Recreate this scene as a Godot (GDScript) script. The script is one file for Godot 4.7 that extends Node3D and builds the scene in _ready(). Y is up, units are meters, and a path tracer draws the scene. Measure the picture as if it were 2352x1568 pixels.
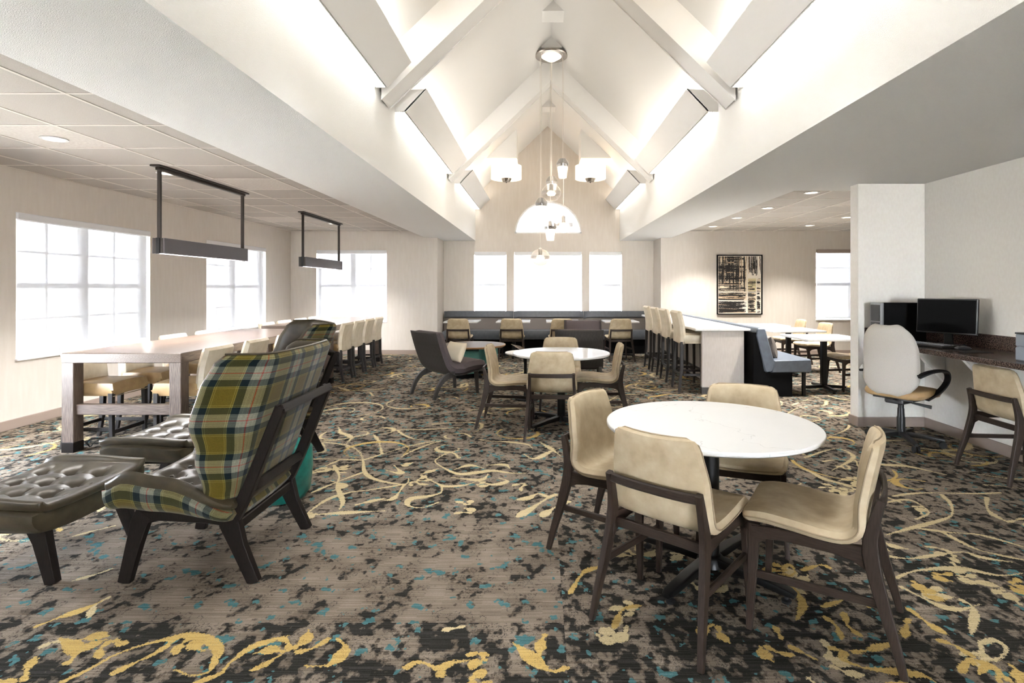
extends Node3D

# A hotel lounge: vaulted room, side aisles with tiled ceilings, dining tables, communal tables, lounge chairs.
# Units are metres, y is up, the camera looks along -z; "d" below is the distance in front of the camera (z = -d).

const EXPOSURE := 2.45
const SKY_E := 7
const COVE_E := .13
const DOWN_E := .18
const BACK_W := 1.0
const SPOT_E := 6.5
const TUBE_E := 1.2
const BAR_E := 5
const DRUM_E := .08
const DRUM_DOWN := 1.55
const GLASS_E := .15

var M := {}
var used_names := {}
var rng := RandomNumberGenerator.new()

# ------------------------------------------------------------------ mesh builder
class MB:
	var v := PackedVector3Array()
	var uv := PackedVector2Array()

	func tri(a: Vector3, b: Vector3, c: Vector3, ua := Vector2.ZERO, ub := Vector2.ZERO, uc := Vector2.ZERO) -> void:
		v.append(a); v.append(b); v.append(c)
		uv.append(ua); uv.append(ub); uv.append(uc)

	func quad(a: Vector3, b: Vector3, c: Vector3, d: Vector3, ua := Vector2.ZERO, ub := Vector2.ZERO, uc := Vector2.ZERO, ud := Vector2.ZERO) -> void:
		tri(a, b, c, ua, ub, uc)
		tri(a, c, d, ua, uc, ud)

	func outward(start: int) -> void:
		# a closed shape added since start: make every face look outwards
		var n := v.size()
		if n == start:
			return
		var mid := Vector3.ZERO
		for i in range(start, n):
			mid += v[i]
		mid /= float(n - start)
		var vol := 0.0
		for i in range(start, n, 3):
			vol += (v[i] - v[i + 2]).cross(v[i] - v[i + 1]).dot(v[i] - mid)
		if vol < 0.0:
			for i in range(start, n, 3):
				var t := v[i + 1]
				v[i + 1] = v[i + 2]
				v[i + 2] = t
				var s := uv[i + 1]
				uv[i + 1] = uv[i + 2]
				uv[i + 2] = s

	func box(c: Vector3, s: Vector3, bev := 0.0, b := Basis()) -> MB:
		var st := v.size()
		var h := s * 0.5
		bev = minf(bev, minf(h.x, minf(h.y, h.z)) * 0.9)
		if bev <= 0.0:
			var p := []
			for i in 8:
				p.append(c + b * Vector3(h.x if i & 1 else -h.x, h.y if i & 2 else -h.y, h.z if i & 4 else -h.z))
			for f in [[0, 1, 3, 2], [5, 4, 6, 7], [4, 0, 2, 6], [1, 5, 7, 3], [2, 3, 7, 6], [4, 5, 1, 0]]:
				quad(p[f[0]], p[f[1]], p[f[2]], p[f[3]], Vector2(0, 0), Vector2(1, 0), Vector2(1, 1), Vector2(0, 1))
		else:
			var k := h - Vector3.ONE * bev
			var P := func(sx: int, sy: int, sz: int, ax: int) -> Vector3:
				var q := Vector3(sx * k.x, sy * k.y, sz * k.z)
				q[ax] = [sx, sy, sz][ax] * h[ax]
				return c + b * q
			for ax in 3:
				var a1 := (ax + 1) % 3
				var a2 := (ax + 2) % 3
				for s0 in [-1, 1]:
					var q := []
					for pr in [[-1, -1], [1, -1], [1, 1], [-1, 1]]:
						var sg := [0, 0, 0]
						sg[ax] = s0; sg[a1] = pr[0] * s0; sg[a2] = pr[1]
						q.append(P.call(sg[0], sg[1], sg[2], ax))
					quad(q[0], q[3], q[2], q[1], Vector2(0, 0), Vector2(1, 0), Vector2(1, 1), Vector2(0, 1))
				for s1 in [-1, 1]:
					for s2 in [-1, 1]:
						var q := []
						for pr in [[-1, a1], [1, a1], [1, a2], [-1, a2]]:
							var sg := [0, 0, 0]
							sg[ax] = pr[0]; sg[a1] = s1; sg[a2] = s2
							q.append(P.call(sg[0], sg[1], sg[2], pr[1]))
						if s1 * s2 > 0:
							quad(q[0], q[1], q[2], q[3])
						else:
							quad(q[3], q[2], q[1], q[0])
			for sx in [-1, 1]:
				for sy in [-1, 1]:
					for sz in [-1, 1]:
						var a: Vector3 = P.call(sx, sy, sz, 0)
						var e: Vector3 = P.call(sx, sy, sz, 1)
						var g: Vector3 = P.call(sx, sy, sz, 2)
						if sx * sy * sz > 0:
							tri(a, g, e)
						else:
							tri(a, e, g)
		outward(st)
		return self

	func loft(loops: Array, caps := true) -> MB:
		# loops of equal length, each closed
		var st := v.size()
		var n: int = loops[0].size()
		var vv := 0.0
		for i in loops.size() - 1:
			var A: PackedVector3Array = loops[i]
			var B: PackedVector3Array = loops[i + 1]
			var dv := 0.0
			for j in n:
				dv = maxf(dv, A[j].distance_to(B[j]))
			var u := 0.0
			for j in n:
				var k := (j + 1) % n
				var du := A[j].distance_to(A[k])
				quad(A[j], A[k], B[k], B[j], Vector2(u, vv), Vector2(u + du, vv), Vector2(u + du, vv + dv), Vector2(u, vv + dv))
				u += du
			vv += dv
		if caps:
			for e in 2:
				var L: PackedVector3Array = loops[0] if e == 0 else loops[-1]
				var c := Vector3.ZERO
				for p in L:
					c += p
				c /= n
				for j in n:
					var k := (j + 1) % n
					if e == 0:
						tri(L[k], L[j], c)
					else:
						tri(L[j], L[k], c)
		outward(st)
		return self

	static func rrect(w: float, h: float, r: float, n := 3) -> PackedVector2Array:
		var out := PackedVector2Array()
		r = minf(r, minf(w, h) * 0.499)
		for q in 4:
			var cx := (w * 0.5 - r) * (1 if q == 0 or q == 3 else -1)
			var cy := (h * 0.5 - r) * (1 if q < 2 else -1)
			for i in n + 1:
				var a := PI * 0.5 * (q + float(i) / n)
				out.append(Vector2(cx + r * cos(a), cy + r * sin(a)))
		return out

	func sweep(path: Array, sizes: Array, side: Vector3, r := 0.004, n := 1) -> MB:
		# rectangular section (size.x along side, size.y across it) along a path
		var loops := []
		for i in path.size():
			var t: Vector3
			if i == 0:
				t = path[1] - path[0]
			elif i == path.size() - 1:
				t = path[i] - path[i - 1]
			else:
				t = (path[i + 1] - path[i]).normalized() + (path[i] - path[i - 1]).normalized()
			t = t.normalized()
			var sd := (side - t * side.dot(t)).normalized()
			var up := t.cross(sd).normalized()
			var sz: Vector2 = sizes[mini(i, sizes.size() - 1)]
			var L := PackedVector3Array()
			for p in MB.rrect(sz.x, sz.y, r, n):
				L.append(path[i] + sd * p.x + up * p.y)
			loops.append(L)
		return loft(loops)

	func tube(path: Array, r: float, n := 8, closed := false) -> MB:
		var loops := []
		var m := path.size()
		var up := Vector3.UP
		var t0: Vector3 = (path[1] - path[0]).normalized()
		if absf(t0.dot(up)) > 0.9:
			up = Vector3.RIGHT
		for i in m:
			var t: Vector3
			if closed:
				t = path[(i + 1) % m] - path[(i + m - 1) % m]
			else:
				t = path[mini(i + 1, m - 1)] - path[maxi(i - 1, 0)]
			t = t.normalized()
			var s := t.cross(up)
			if s.length() < 0.01:
				s = t.cross(Vector3(0.3, 0.2, 0.9))
			s = s.normalized()
			up = s.cross(t).normalized()
			var L := PackedVector3Array()
			for j in n:
				var a := TAU * j / n
				L.append(path[i] + s * cos(a) * r + up * sin(a) * r)
			loops.append(L)
		if closed:
			loops.append(loops[0])
		return loft(loops, not closed)

	func lathe(prof: Array, n := 32, c := Vector3.ZERO) -> MB:
		# profile of Vector2(r, y), closed on the axis where r = 0
		var st := v.size()
		var vv := 0.0
		for i in prof.size() - 1:
			var a: Vector2 = prof[i]
			var b: Vector2 = prof[i + 1]
			var dv := a.distance_to(b)
			for j in n:
				var t0 := TAU * j / n
				var t1 := TAU * (j + 1) / n
				var d0 := Vector3(cos(t0), 0, sin(t0))
				var d1 := Vector3(cos(t1), 0, sin(t1))
				var A := c + d0 * a.x + Vector3.UP * a.y
				var B := c + d1 * a.x + Vector3.UP * a.y
				var C := c + d1 * b.x + Vector3.UP * b.y
				var D := c + d0 * b.x + Vector3.UP * b.y
				var u0 := t0 * maxf(a.x, b.x)
				var u1 := t1 * maxf(a.x, b.x)
				if a.x < 1e-6:
					tri(A, C, D, Vector2(u0, vv), Vector2(u1, vv + dv), Vector2(u0, vv + dv))
				elif b.x < 1e-6:
					tri(A, B, C, Vector2(u0, vv), Vector2(u1, vv), Vector2(u0, vv + dv))
				else:
					quad(A, B, C, D, Vector2(u0, vv), Vector2(u1, vv), Vector2(u1, vv + dv), Vector2(u0, vv + dv))
			vv += dv
		outward(st)
		return self

	func prism(poly: PackedVector2Array, x0: float, x1: float, o: Transform3D = Transform3D(), bev := 0.0) -> MB:
		# polygon in the plane (z, y) of o, pulled along its x from x0 to x1
		var st := v.size()
		var n := poly.size()
		if Geometry2D.is_polygon_clockwise(poly):
			poly.reverse()
		var ins := PackedVector2Array()
		for i in n:
			var a := (poly[i] - poly[(i + n - 1) % n]).normalized()
			var b := (poly[(i + 1) % n] - poly[i]).normalized()
			var nb := Vector2(-a.y - b.y, a.x + b.x)
			if nb.length() > 1e-6:
				nb = nb.normalized()
			ins.append(poly[i] + nb * bev)
		var P := func(p: Vector2, x: float) -> Vector3:
			return o * Vector3(x, p.y, p.x)
		var rings := [[ins, x0], [poly, x0 + bev], [poly, x1 - bev], [ins, x1]] if bev > 0.0 else [[poly, x0], [poly, x1]]
		var vv := 0.0
		for i in rings.size() - 1:
			var dv: float = absf(rings[i + 1][1] - rings[i][1]) + (bev if bev > 0.0 else 0.0)
			var u := 0.0
			for j in n:
				var k := (j + 1) % n
				var du: float = poly[j].distance_to(poly[k])
				quad(P.call(rings[i][0][j], rings[i][1]), P.call(rings[i][0][k], rings[i][1]), P.call(rings[i + 1][0][k], rings[i + 1][1]), P.call(rings[i + 1][0][j], rings[i + 1][1]),
					Vector2(u, vv), Vector2(u + du, vv), Vector2(u + du, vv + dv), Vector2(u, vv + dv))
				u += du
			vv += dv
		var ti := Geometry2D.triangulate_polygon(poly)
		var capp := ins if bev > 0.0 else poly
		for i in range(0, ti.size(), 3):
			var a := capp[ti[i]]
			var b := capp[ti[i + 1]]
			var c := capp[ti[i + 2]]
			tri(P.call(a, x0), P.call(c, x0), P.call(b, x0), a, c, b)
			tri(P.call(a, x1), P.call(b, x1), P.call(c, x1), a, b, c)
		# the side quads and the caps must agree: test one side quad against the polygon's outside
		outward_prism(st, n, rings.size() - 1, ti.size())
		return self

	func outward_prism(st: int, n: int, rows: int, nt: int) -> void:
		outward(st)

	func pad(f: Callable, thick: float, nu := 14, nv := 14, shift := 0.0, ex := 10.0) -> MB:
		# an upholstered sheet: mid surface f(u, v) for u, v in -1..1, swelling to thick, closed round its rim
		var st := v.size()
		var P := []
		var N := []
		var T := []
		for i in nu + 1:
			var u := -cos(PI * i / nu)
			u = lerpf(u, 2.0 * i / nu - 1.0, 0.45)
			for j in nv + 1:
				var w := -cos(PI * j / nv)
				w = lerpf(w, 2.0 * j / nv - 1.0, 0.45)
				var p: Vector3 = f.call(u, w)
				var e := 0.004
				var uu := clampf(u, -1 + e, 1 - e)
				var ww := clampf(w, -1 + e, 1 - e)
				var du: Vector3 = f.call(uu + e, ww) - f.call(uu - e, ww)
				var dw: Vector3 = f.call(uu, ww + e) - f.call(uu, ww - e)
				var nn := du.cross(dw)
				nn = nn.normalized() if nn.length() > 1e-12 else Vector3.UP
				P.append(p); N.append(nn)
				var a := pow(maxf(0.0, 1.0 - pow(absf(u), ex)), 0.42)
				var b := pow(maxf(0.0, 1.0 - pow(absf(w), ex)), 0.42)
				T.append(thick * 0.5 * a * b)
		var row := nv + 1
		var len_u := PackedFloat32Array()
		var len_v := PackedFloat32Array()
		var ci := nu / 2
		var acc := 0.0
		for j in row:
			if j > 0:
				acc += P[ci * row + j].distance_to(P[ci * row + j - 1])
			len_v.append(acc)
		acc = 0.0
		var cj := nv / 2
		for i in nu + 1:
			if i > 0:
				acc += P[i * row + cj].distance_to(P[(i - 1) * row + cj])
			len_u.append(acc)
		for s in [1.0, -1.0]:
			for i in nu:
				for j in nv:
					var q := []
					var quv := []
					for pr in [[i, j], [i + 1, j], [i + 1, j + 1], [i, j + 1]]:
						var id: int = pr[0] * row + pr[1]
						q.append(P[id] + N[id] * (T[id] * s + shift))
						quv.append(Vector2(len_u[pr[0]], len_v[pr[1]]))
					if s > 0:
						quad(q[0], q[1], q[2], q[3], quv[0], quv[1], quv[2], quv[3])
					else:
						quad(q[3], q[2], q[1], q[0], quv[3], quv[2], quv[1], quv[0])
		outward(st)
		return self

	func mesh(angle := 42.0) -> ArrayMesh:
		# normals: smooth across edges flatter than angle
		var n := v.size()
		var fn := PackedVector3Array()
		var at := {}
		for i in range(0, n, 3):
			fn.append((v[i] - v[i + 2]).cross(v[i] - v[i + 1]))
		for i in n:
			var k := Vector3i((v[i] * 20000.0).round())
			if at.has(k):
				at[k].append(i / 3)
			else:
				at[k] = [i / 3]
		var lim := cos(deg_to_rad(angle))
		var unit := PackedVector3Array()
		for q in fn:
			unit.append(q.normalized())
		var norm := PackedVector3Array()
		norm.resize(n)
		for i in n:
			var me := unit[i / 3]
			var s := Vector3.ZERO
			for t in at[Vector3i((v[i] * 20000.0).round())]:
				if unit[t].dot(me) > lim:
					s += fn[t]
			norm[i] = s.normalized() if s.length() > 1e-14 else (me if me.length() > 0.5 else Vector3.UP)
		var arr := []
		arr.resize(Mesh.ARRAY_MAX)
		arr[Mesh.ARRAY_VERTEX] = v
		arr[Mesh.ARRAY_NORMAL] = norm
		arr[Mesh.ARRAY_TEX_UV] = uv
		var st := SurfaceTool.new()
		st.create_from_arrays(arr)
		st.index()
		return st.commit()

# ------------------------------------------------------------------ scene helpers
func mb() -> MB:
	return MB.new()

func at(x: float, y: float, d: float) -> Vector3:
	return Vector3(x, y, -d)

func numbered(called: String) -> String:
	var k: int = used_names.get(called, 0)
	used_names[called] = k + 1
	return called if k == 0 else "%s_%03d" % [called, k]

func put(b: MB, called: String, mat: Material, parent: Node3D, angle := 42.0) -> MeshInstance3D:
	var o := MeshInstance3D.new()
	o.name = called
	o.mesh = b.mesh(angle)
	o.material_override = null
	o.mesh.surface_set_material(0, mat)
	parent.add_child(o, true)
	return o

func put_mesh(m: Mesh, called: String, parent: Node3D, pos := Vector3.ZERO, bas := Basis()) -> MeshInstance3D:
	var o := MeshInstance3D.new()
	o.name = called
	o.mesh = m
	o.transform = Transform3D(bas, pos)
	parent.add_child(o, true)
	return o

func tag(o: Node, label: String, category: String, group := "") -> void:
	o.set_meta("label", label)
	o.set_meta("category", category)
	if group != "":
		o.set_meta("group", group)

func thing(called: String, label: String, category: String, pos := Vector3.ZERO, turn := 0.0, group := "") -> Node3D:
	var o := Node3D.new()
	o.name = numbered(called)
	add_child(o)
	o.position = pos
	o.rotation.y = turn
	tag(o, label, category, group)
	return o

func structure(called: String, b: MB, mat: Material, angle := 42.0) -> MeshInstance3D:
	var o := put(b, called, mat, self, angle)
	o.set_meta("kind", "structure")
	return o

func struct_node(called: String) -> Node3D:
	var o := Node3D.new()
	o.name = called
	add_child(o, true)
	o.set_meta("kind", "structure")
	return o

func copy(o: Node3D, label: String, pos: Vector3, turn: float, group := "") -> Node3D:
	var c: Node3D = o.duplicate()
	c.name = numbered(o.get_meta("base_name"))
	add_child(c)
	c.position = pos
	c.rotation.y = turn
	c.set_meta("label", label)
	if group != "":
		c.set_meta("group", group)
	return c

func face(fx: float, fd: float) -> float:
	# turn about y so that the thing's front (local -z) looks along (x, d)
	return atan2(-fx, fd)

func curve(pts: Array, n: int) -> Array:
	# n + 1 points of a smooth curve through pts (Vector2 or Vector3), even in parameter
	var out := []
	var m := pts.size() - 1
	for i in n + 1:
		var t := float(i) / n * m
		var k := mini(int(t), m - 1)
		var f := t - k
		var a = pts[maxi(k - 1, 0)]
		var b = pts[k]
		var c = pts[k + 1]
		var e = pts[mini(k + 2, m)]
		out.append(b.cubic_interpolate(c, a, e, f))
	return out

func curve_at(pts: Array, t: float):
	var m := pts.size() - 1
	var x := clampf(t, 0.0, 1.0) * m
	var k := mini(int(x), m - 1)
	return pts[k].cubic_interpolate(pts[k + 1], pts[maxi(k - 1, 0)], pts[mini(k + 2, m)], x - k)

func lin(xs: Array, ys: Array, x: float) -> float:
	if x <= xs[0]:
		return ys[0]
	for i in xs.size() - 1:
		if x <= xs[i + 1]:
			var f: float = (x - xs[i]) / (xs[i + 1] - xs[i])
			f = f * f * (3.0 - 2.0 * f)
			return lerpf(ys[i], ys[i + 1], f)
	return ys[-1]

func corner_round(w: float, half_w: float, r: float, run: float) -> float:
	# half width near an end (|w| up to 1 of a sheet of half length run) so that its corners are rounded by r
	var rest := (1.0 - absf(w)) * run
	if rest >= r:
		return half_w
	var k := 1.0 - rest / r
	return half_w - r * (1.0 - sqrt(maxf(0.0, 1.0 - k * k)))
const VINES := [
	[0.055, 1, [Vector2(-0.108, 2.177), Vector2(-0.055, 2.116), Vector2(-0.002, 2.053), Vector2(0.043, 2.016), Vector2(0.095, 2.035)]],
	[0.045, 1, [Vector2(0.019, 2.226), Vector2(0.002, 2.172), Vector2(-0.005, 2.091)]],
	[0.04, 1, [Vector2(-0.502, 2.035), Vector2(-0.465, 2.067), Vector2(-0.408, 2.044), Vector2(-0.374, 2.035), Vector2(-0.333, 2.063), Vector2(-0.27, 2.077)]],
	[0.04, 1, [Vector2(-0.374, 2.035), Vector2(-0.365, 1.99)]],
	[0.05, 1, [Vector2(-0.822, 2.204), Vector2(-0.772, 2.151), Vector2(-0.773, 2.091), Vector2(-0.803, 2.049), Vector2(-0.885, 2.044)]],
	[0.03, 0, [Vector2(-0.407, 2.257), Vector2(-0.319, 2.284)]],
	[0.055, 0, [Vector2(-0.109, 4.177), Vector2(-0.227, 4.177), Vector2(-0.363, 4.228), Vector2(-0.492, 4.188), Vector2(-0.619, 4.157), Vector2(-0.745, 4.276), Vector2(-0.865, 4.48), Vector2(-0.774, 4.7), Vector2(-0.677, 4.543)]],
	[0.05, 0, [Vector2(-0.43, 4.359), Vector2(-0.293, 4.375), Vector2(-0.24, 4.284)]],
	[0.05, 0, [Vector2(-0.66, 4.082), Vector2(-0.448, 4.027), Vector2(-0.397, 4.157)]],
	[0.05, 0, [Vector2(-0.457, 4.002), Vector2(-0.338, 3.932), Vector2(-0.243, 4.002), Vector2(-0.311, 4.067)]],
	[0.045, 0, [Vector2(-0.9, 4.119), Vector2(-0.768, 3.974), Vector2(-0.679, 3.898), Vector2(-0.547, 3.922), Vector2(-0.458, 4.009)]],
	[0.05, 0, [Vector2(-0.702, 3.888), Vector2(-0.693, 3.774), Vector2(-0.764, 3.712), Vector2(-0.87, 3.667), Vector2(-0.867, 3.559), Vector2(-0.768, 3.518), Vector2(-0.674, 3.608)]],
	[0.05, 0, [Vector2(-0.906, 4.15), Vector2(-0.8, 4.284)]],
	[0.05, 0, [Vector2(-0.674, 4.252), Vector2(-0.567, 4.359), Vector2(-0.449, 4.284)]],
	[0.04, 0, [Vector2(-1.996, 5.014), Vector2(-1.736, 4.904), Vector2(-1.56, 4.7), Vector2(-1.447, 4.445), Vector2(-1.353, 4.196), Vector2(-1.21, 4.027), Vector2(-0.984, 3.939), Vector2(-0.983, 4.064)]],
	[0.035, 0, [Vector2(-2.087, 5.042), Vector2(-1.885, 5.099), Vector2(-1.638, 5.341), Vector2(-1.427, 5.437), Vector2(-1.074, 5.47), Vector2(-0.827, 5.551)]],
	[0.035, 0, [Vector2(-1.427, 5.437), Vector2(-1.311, 5.247), Vector2(-1.146, 5.099), Vector2(-0.931, 5.07), Vector2(-0.992, 4.975), Vector2(-1.103, 4.774), Vector2(-1.171, 4.571)]],
	[0.035, 0, [Vector2(-1.462, 4.489), Vector2(-1.353, 4.651), Vector2(-1.188, 4.878), Vector2(-0.977, 5.059)]],
	[0.035, 0, [Vector2(-1.462, 4.489), Vector2(-1.668, 4.511), Vector2(-1.816, 4.525), Vector2(-1.947, 4.498)]],
	[0.03, 0, [Vector2(-1.66, 4.489), Vector2(-1.753, 4.236)]],
	[0.035, 0, [Vector2(-1.366, 4.196), Vector2(-1.494, 3.974), Vector2(-1.586, 3.774)]],
	[0.04, 0, [Vector2(-0.984, 3.939), Vector2(-1.177, 3.838), Vector2(-1.336, 3.774), Vector2(-1.436, 3.637), Vector2(-1.473, 3.403)]],
	[0.045, 0, [Vector2(-0.983, 3.932), Vector2(-0.983, 3.743), Vector2(-1.005, 3.652), Vector2(-1.085, 3.652)]],
	[0.04, 0, [Vector2(-2.001, 4.986), Vector2(-1.876, 4.749), Vector2(-1.935, 4.675)]],
	[0.04, 0, [Vector2(-1.353, 4.651), Vector2(-1.498, 5.042), Vector2(-1.619, 5.278)]],
	[0.04, 0, [Vector2(-1.653, 4.359), Vector2(-1.523, 4.119), Vector2(-1.456, 3.905), Vector2(-1.316, 3.622), Vector2(-1.287, 3.482)]],
	[0.05, 0, [Vector2(-1.546, 4.009), Vector2(-1.407, 3.905), Vector2(-1.455, 3.806)]],
	[0.05, 0, [Vector2(-1.192, 4.236), Vector2(-1.07, 4.177), Vector2(-1.172, 4.359)]],
	[0.05, 0, [Vector2(-1.451, 3.403), Vector2(-1.218, 3.442), Vector2(-0.987, 3.469)]],
	[0.045, 0, [Vector2(-1.206, 3.565), Vector2(-1.134, 3.622), Vector2(-1.036, 3.681)]],
	[0.06, 0, [Vector2(-0.141, 3.378), Vector2(-0.09, 3.455), Vector2(0.032, 3.652), Vector2(0.103, 3.743)]],
	[0.06, 0, [Vector2(-0.153, 3.652), Vector2(-0.084, 3.681), Vector2(-0.015, 3.758), Vector2(0.044, 3.706)]],
	[0.06, 0, [Vector2(0.008, 3.378), Vector2(0.063, 3.482), Vector2(0.191, 3.622)]],
	[0.045, 0, [Vector2(-0.567, 5.099), Vector2(-0.433, 5.042), Vector2(-0.273, 5.014), Vector2(-0.113, 4.931), Vector2(-0.064, 4.774)]],
	[0.05, 0, [Vector2(-0.136, 4.651), Vector2(-0.046, 4.525), Vector2(0.101, 4.749), Vector2(0.179, 4.826)]],
	[0.05, 0, [Vector2(-0.004, 5.014), Vector2(0.087, 4.826), Vector2(0.171, 4.604)]],
	[0.045, 1, [Vector2(-1.722, 1.966), Vector2(-1.681, 2.027), Vector2(-1.651, 2.1), Vector2(-1.587, 2.161), Vector2(-1.509, 2.202), Vector2(-1.441, 2.226), Vector2(-1.345, 2.198), Vector2(-1.271, 2.143), Vector2(-1.241, 2.075), Vector2(-1.231, 2.011), Vector2(-1.286, 1.996), Vector2(-1.361, 2.027)]],
	[0.035, 1, [Vector2(-1.575, 2.004), Vector2(-1.54, 2.059), Vector2(-1.497, 2.117), Vector2(-1.476, 2.198)]],
	[0.03, 1, [Vector2(-1.416, 2.161), Vector2(-1.437, 2.139), Vector2(-1.411, 2.117)]],
	[0.04, 1, [Vector2(-1.236, 1.958), Vector2(-1.182, 2.004), Vector2(-1.175, 2.067), Vector2(-1.141, 2.152), Vector2(-1.075, 2.198), Vector2(-1.023, 2.226)]],
	[0.03, 1, [Vector2(-1.076, 2.019), Vector2(-1.036, 2.059), Vector2(-0.994, 2.126), Vector2(-0.952, 2.188)]],
	[0.055, 1, [Vector2(-1.951, 2.207), Vector2(-1.857, 2.161), Vector2(-1.799, 2.1), Vector2(-1.792, 2.059)]],
	[0.04, 1, [Vector2(-1.873, 1.973), Vector2(-1.915, 2.035), Vector2(-1.948, 2.1)]],
	[0.035, 0, [Vector2(-1.973, 2.152), Vector2(-1.96, 2.184), Vector2(-1.917, 2.188)]],
	[0.045, 1, [Vector2(-2.115, 2.284), Vector2(-2.074, 2.346), Vector2(-2.023, 2.4), Vector2(-1.989, 2.479)]],
	[0.03, 0, [Vector2(-2.264, 2.643), Vector2(-2.208, 2.697), Vector2(-2.165, 2.754)]],
	[0.03, 0, [Vector2(-2.67, 3.116), Vector2(-2.605, 3.192), Vector2(-2.538, 3.252)]],
	[0.03, 0, [Vector2(-1.946, 2.346), Vector2(-1.992, 2.433), Vector2(-1.981, 2.503)]],
	[0.035, 0, [Vector2(2.411, 3.715), Vector2(2.576, 3.762), Vector2(2.738, 3.774), Vector2(2.927, 3.762), Vector2(3.088, 3.762), Vector2(3.383, 3.81)]],
	[0.04, 0, [Vector2(2.756, 3.738), Vector2(2.7, 3.581), Vector2(2.584, 3.416), Vector2(2.47, 3.339), Vector2(2.263, 3.248), Vector2(2.101, 3.179), Vector2(1.986, 3.129)]],
	[0.035, 0, [Vector2(2.239, 3.213), Vector2(2.384, 3.162), Vector2(2.531, 3.129), Vector2(2.652, 2.987)]],
	[0.035, 0, [Vector2(2.339, 3.162), Vector2(2.369, 2.972), Vector2(2.444, 2.893), Vector2(2.528, 2.844)]],
	[0.03, 0, [Vector2(2.286, 3.602), Vector2(2.471, 3.647), Vector2(2.466, 3.456), Vector2(2.303, 3.339)]],
	[0.045, 0, [Vector2(1.743, 2.666), Vector2(1.867, 2.727), Vector2(1.996, 2.752), Vector2(2.141, 2.752), Vector2(2.272, 2.69), Vector2(2.41, 2.714)]],
	[0.045, 0, [Vector2(1.714, 2.585), Vector2(1.752, 2.498), Vector2(1.795, 2.426), Vector2(1.861, 2.407), Vector2(1.979, 2.446)]],
	[0.04, 1, [Vector2(1.631, 2.407), Vector2(1.644, 2.304), Vector2(1.668, 2.227)]],
	[0.04, 1, [Vector2(1.574, 2.331), Vector2(1.476, 2.21)]],
	[0.035, 1, [Vector2(1.228, 2.35), Vector2(1.244, 2.286), Vector2(1.219, 2.202)]],
	[0.035, 1, [Vector2(1.327, 2.378), Vector2(1.293, 2.286), Vector2(1.312, 2.218)]],
	[0.04, 1, [Vector2(1.226, 2.123), Vector2(1.296, 2.138), Vector2(1.408, 2.178)]],
	[0.045, 1, [Vector2(1.16, 2.079), Vector2(1.209, 2.036), Vector2(1.317, 2.015), Vector2(1.4, 1.995), Vector2(1.423, 1.962)]],
	[0.04, 1, [Vector2(1.147, 2.146), Vector2(1.185, 2.123), Vector2(1.145, 2.086)]],
	[0.04, 1, [Vector2(1.152, 2.654), Vector2(1.196, 2.585), Vector2(1.179, 2.446), Vector2(1.091, 2.322)]],
	[0.03, 1, [Vector2(0.982, 2.286), Vector2(0.977, 2.202)]],
	[0.03, 1, [Vector2(0.985, 2.162), Vector2(1.056, 2.079)]],
	[0.035, 0, [Vector2(1.762, 2.178), Vector2(1.832, 2.194), Vector2(1.832, 2.138), Vector2(1.736, 2.079), Vector2(1.722, 2.116), Vector2(1.762, 2.178)]],
	[0.03, 1, [Vector2(1.615, 2.002), Vector2(1.677, 2.043), Vector2(1.704, 2.029), Vector2(1.653, 1.962)]],
	[0.035, 1, [Vector2(1.607, 2.194), Vector2(1.646, 2.162), Vector2(1.668, 2.093)]],
	[0.04, 0, [Vector2(1.915, 2.477), Vector2(1.918, 2.407), Vector2(1.764, 2.227)]],
	[0.035, 1, [Vector2(1.262, 2.426), Vector2(1.353, 2.467), Vector2(1.46, 2.508), Vector2(1.464, 2.417)]],
	[0.035, 1, [Vector2(1.32, 2.739), Vector2(1.438, 2.791), Vector2(1.471, 2.752)]],
	[0.03, 1, [Vector2(1.221, 2.752), Vector2(1.278, 2.791), Vector2(1.269, 2.714), Vector2(1.189, 2.666)]],
	[0.04, 0, [Vector2(3.031, 3.692), Vector2(2.887, 3.517), Vector2(2.837, 3.397), Vector2(2.837, 3.302)]],
	[0.035, 0, [Vector2(2.837, 3.302), Vector2(2.985, 3.358)]],
	[0.035, 1, [Vector2(1.558, 2.015), Vector2(1.643, 2.086), Vector2(1.634, 2.05)]],
	[0.04, 0, [Vector2(2.015, 2.872), Vector2(2.264, 2.928), Vector2(2.323, 2.872), Vector2(2.447, 2.817)]],
	[0.035, 0, [Vector2(1.838, 2.886), Vector2(1.937, 2.858), Vector2(2.145, 2.9)]],
	[0.05, 0, [Vector2(1.894, 3.953), Vector2(1.598, 3.706), Vector2(1.479, 3.706), Vector2(1.336, 3.487), Vector2(1.306, 3.557)]],
	[0.045, 0, [Vector2(2.477, 5.744), Vector2(3.104, 6.478), Vector2(3.507, 6.362), Vector2(3.156, 5.564), Vector2(2.6, 5.086)]],
	[0.04, 0, [Vector2(3.056, 6.599), Vector2(3.644, 7.129), Vector2(3.814, 6.723)]],
	[0.04, 0, [Vector2(2.223, 4.563), Vector2(2.613, 4.81), Vector2(2.625, 4.563), Vector2(2.267, 4.236)]],
	[0.04, 1, [Vector2(0.14, 2.539), Vector2(0.215, 2.714), Vector2(0.309, 2.778)]],
	[0.035, 1, [Vector2(0.308, 2.279), Vector2(0.363, 2.402), Vector2(0.446, 2.435)]],
	[0.03, 0, [Vector2(2.585, 5.395), Vector2(2.211, 4.944), Vector2(2.252, 4.622)]],
]

# ------------------------------------------------------------------ textures and materials
func ramp(stops: Array) -> Gradient:
	var g := Gradient.new()
	var off := PackedFloat32Array()
	var col := PackedColorArray()
	for s in stops:
		off.append(s[0])
		col.append(s[1])
	g.offsets = off
	g.colors = col
	return g

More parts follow.
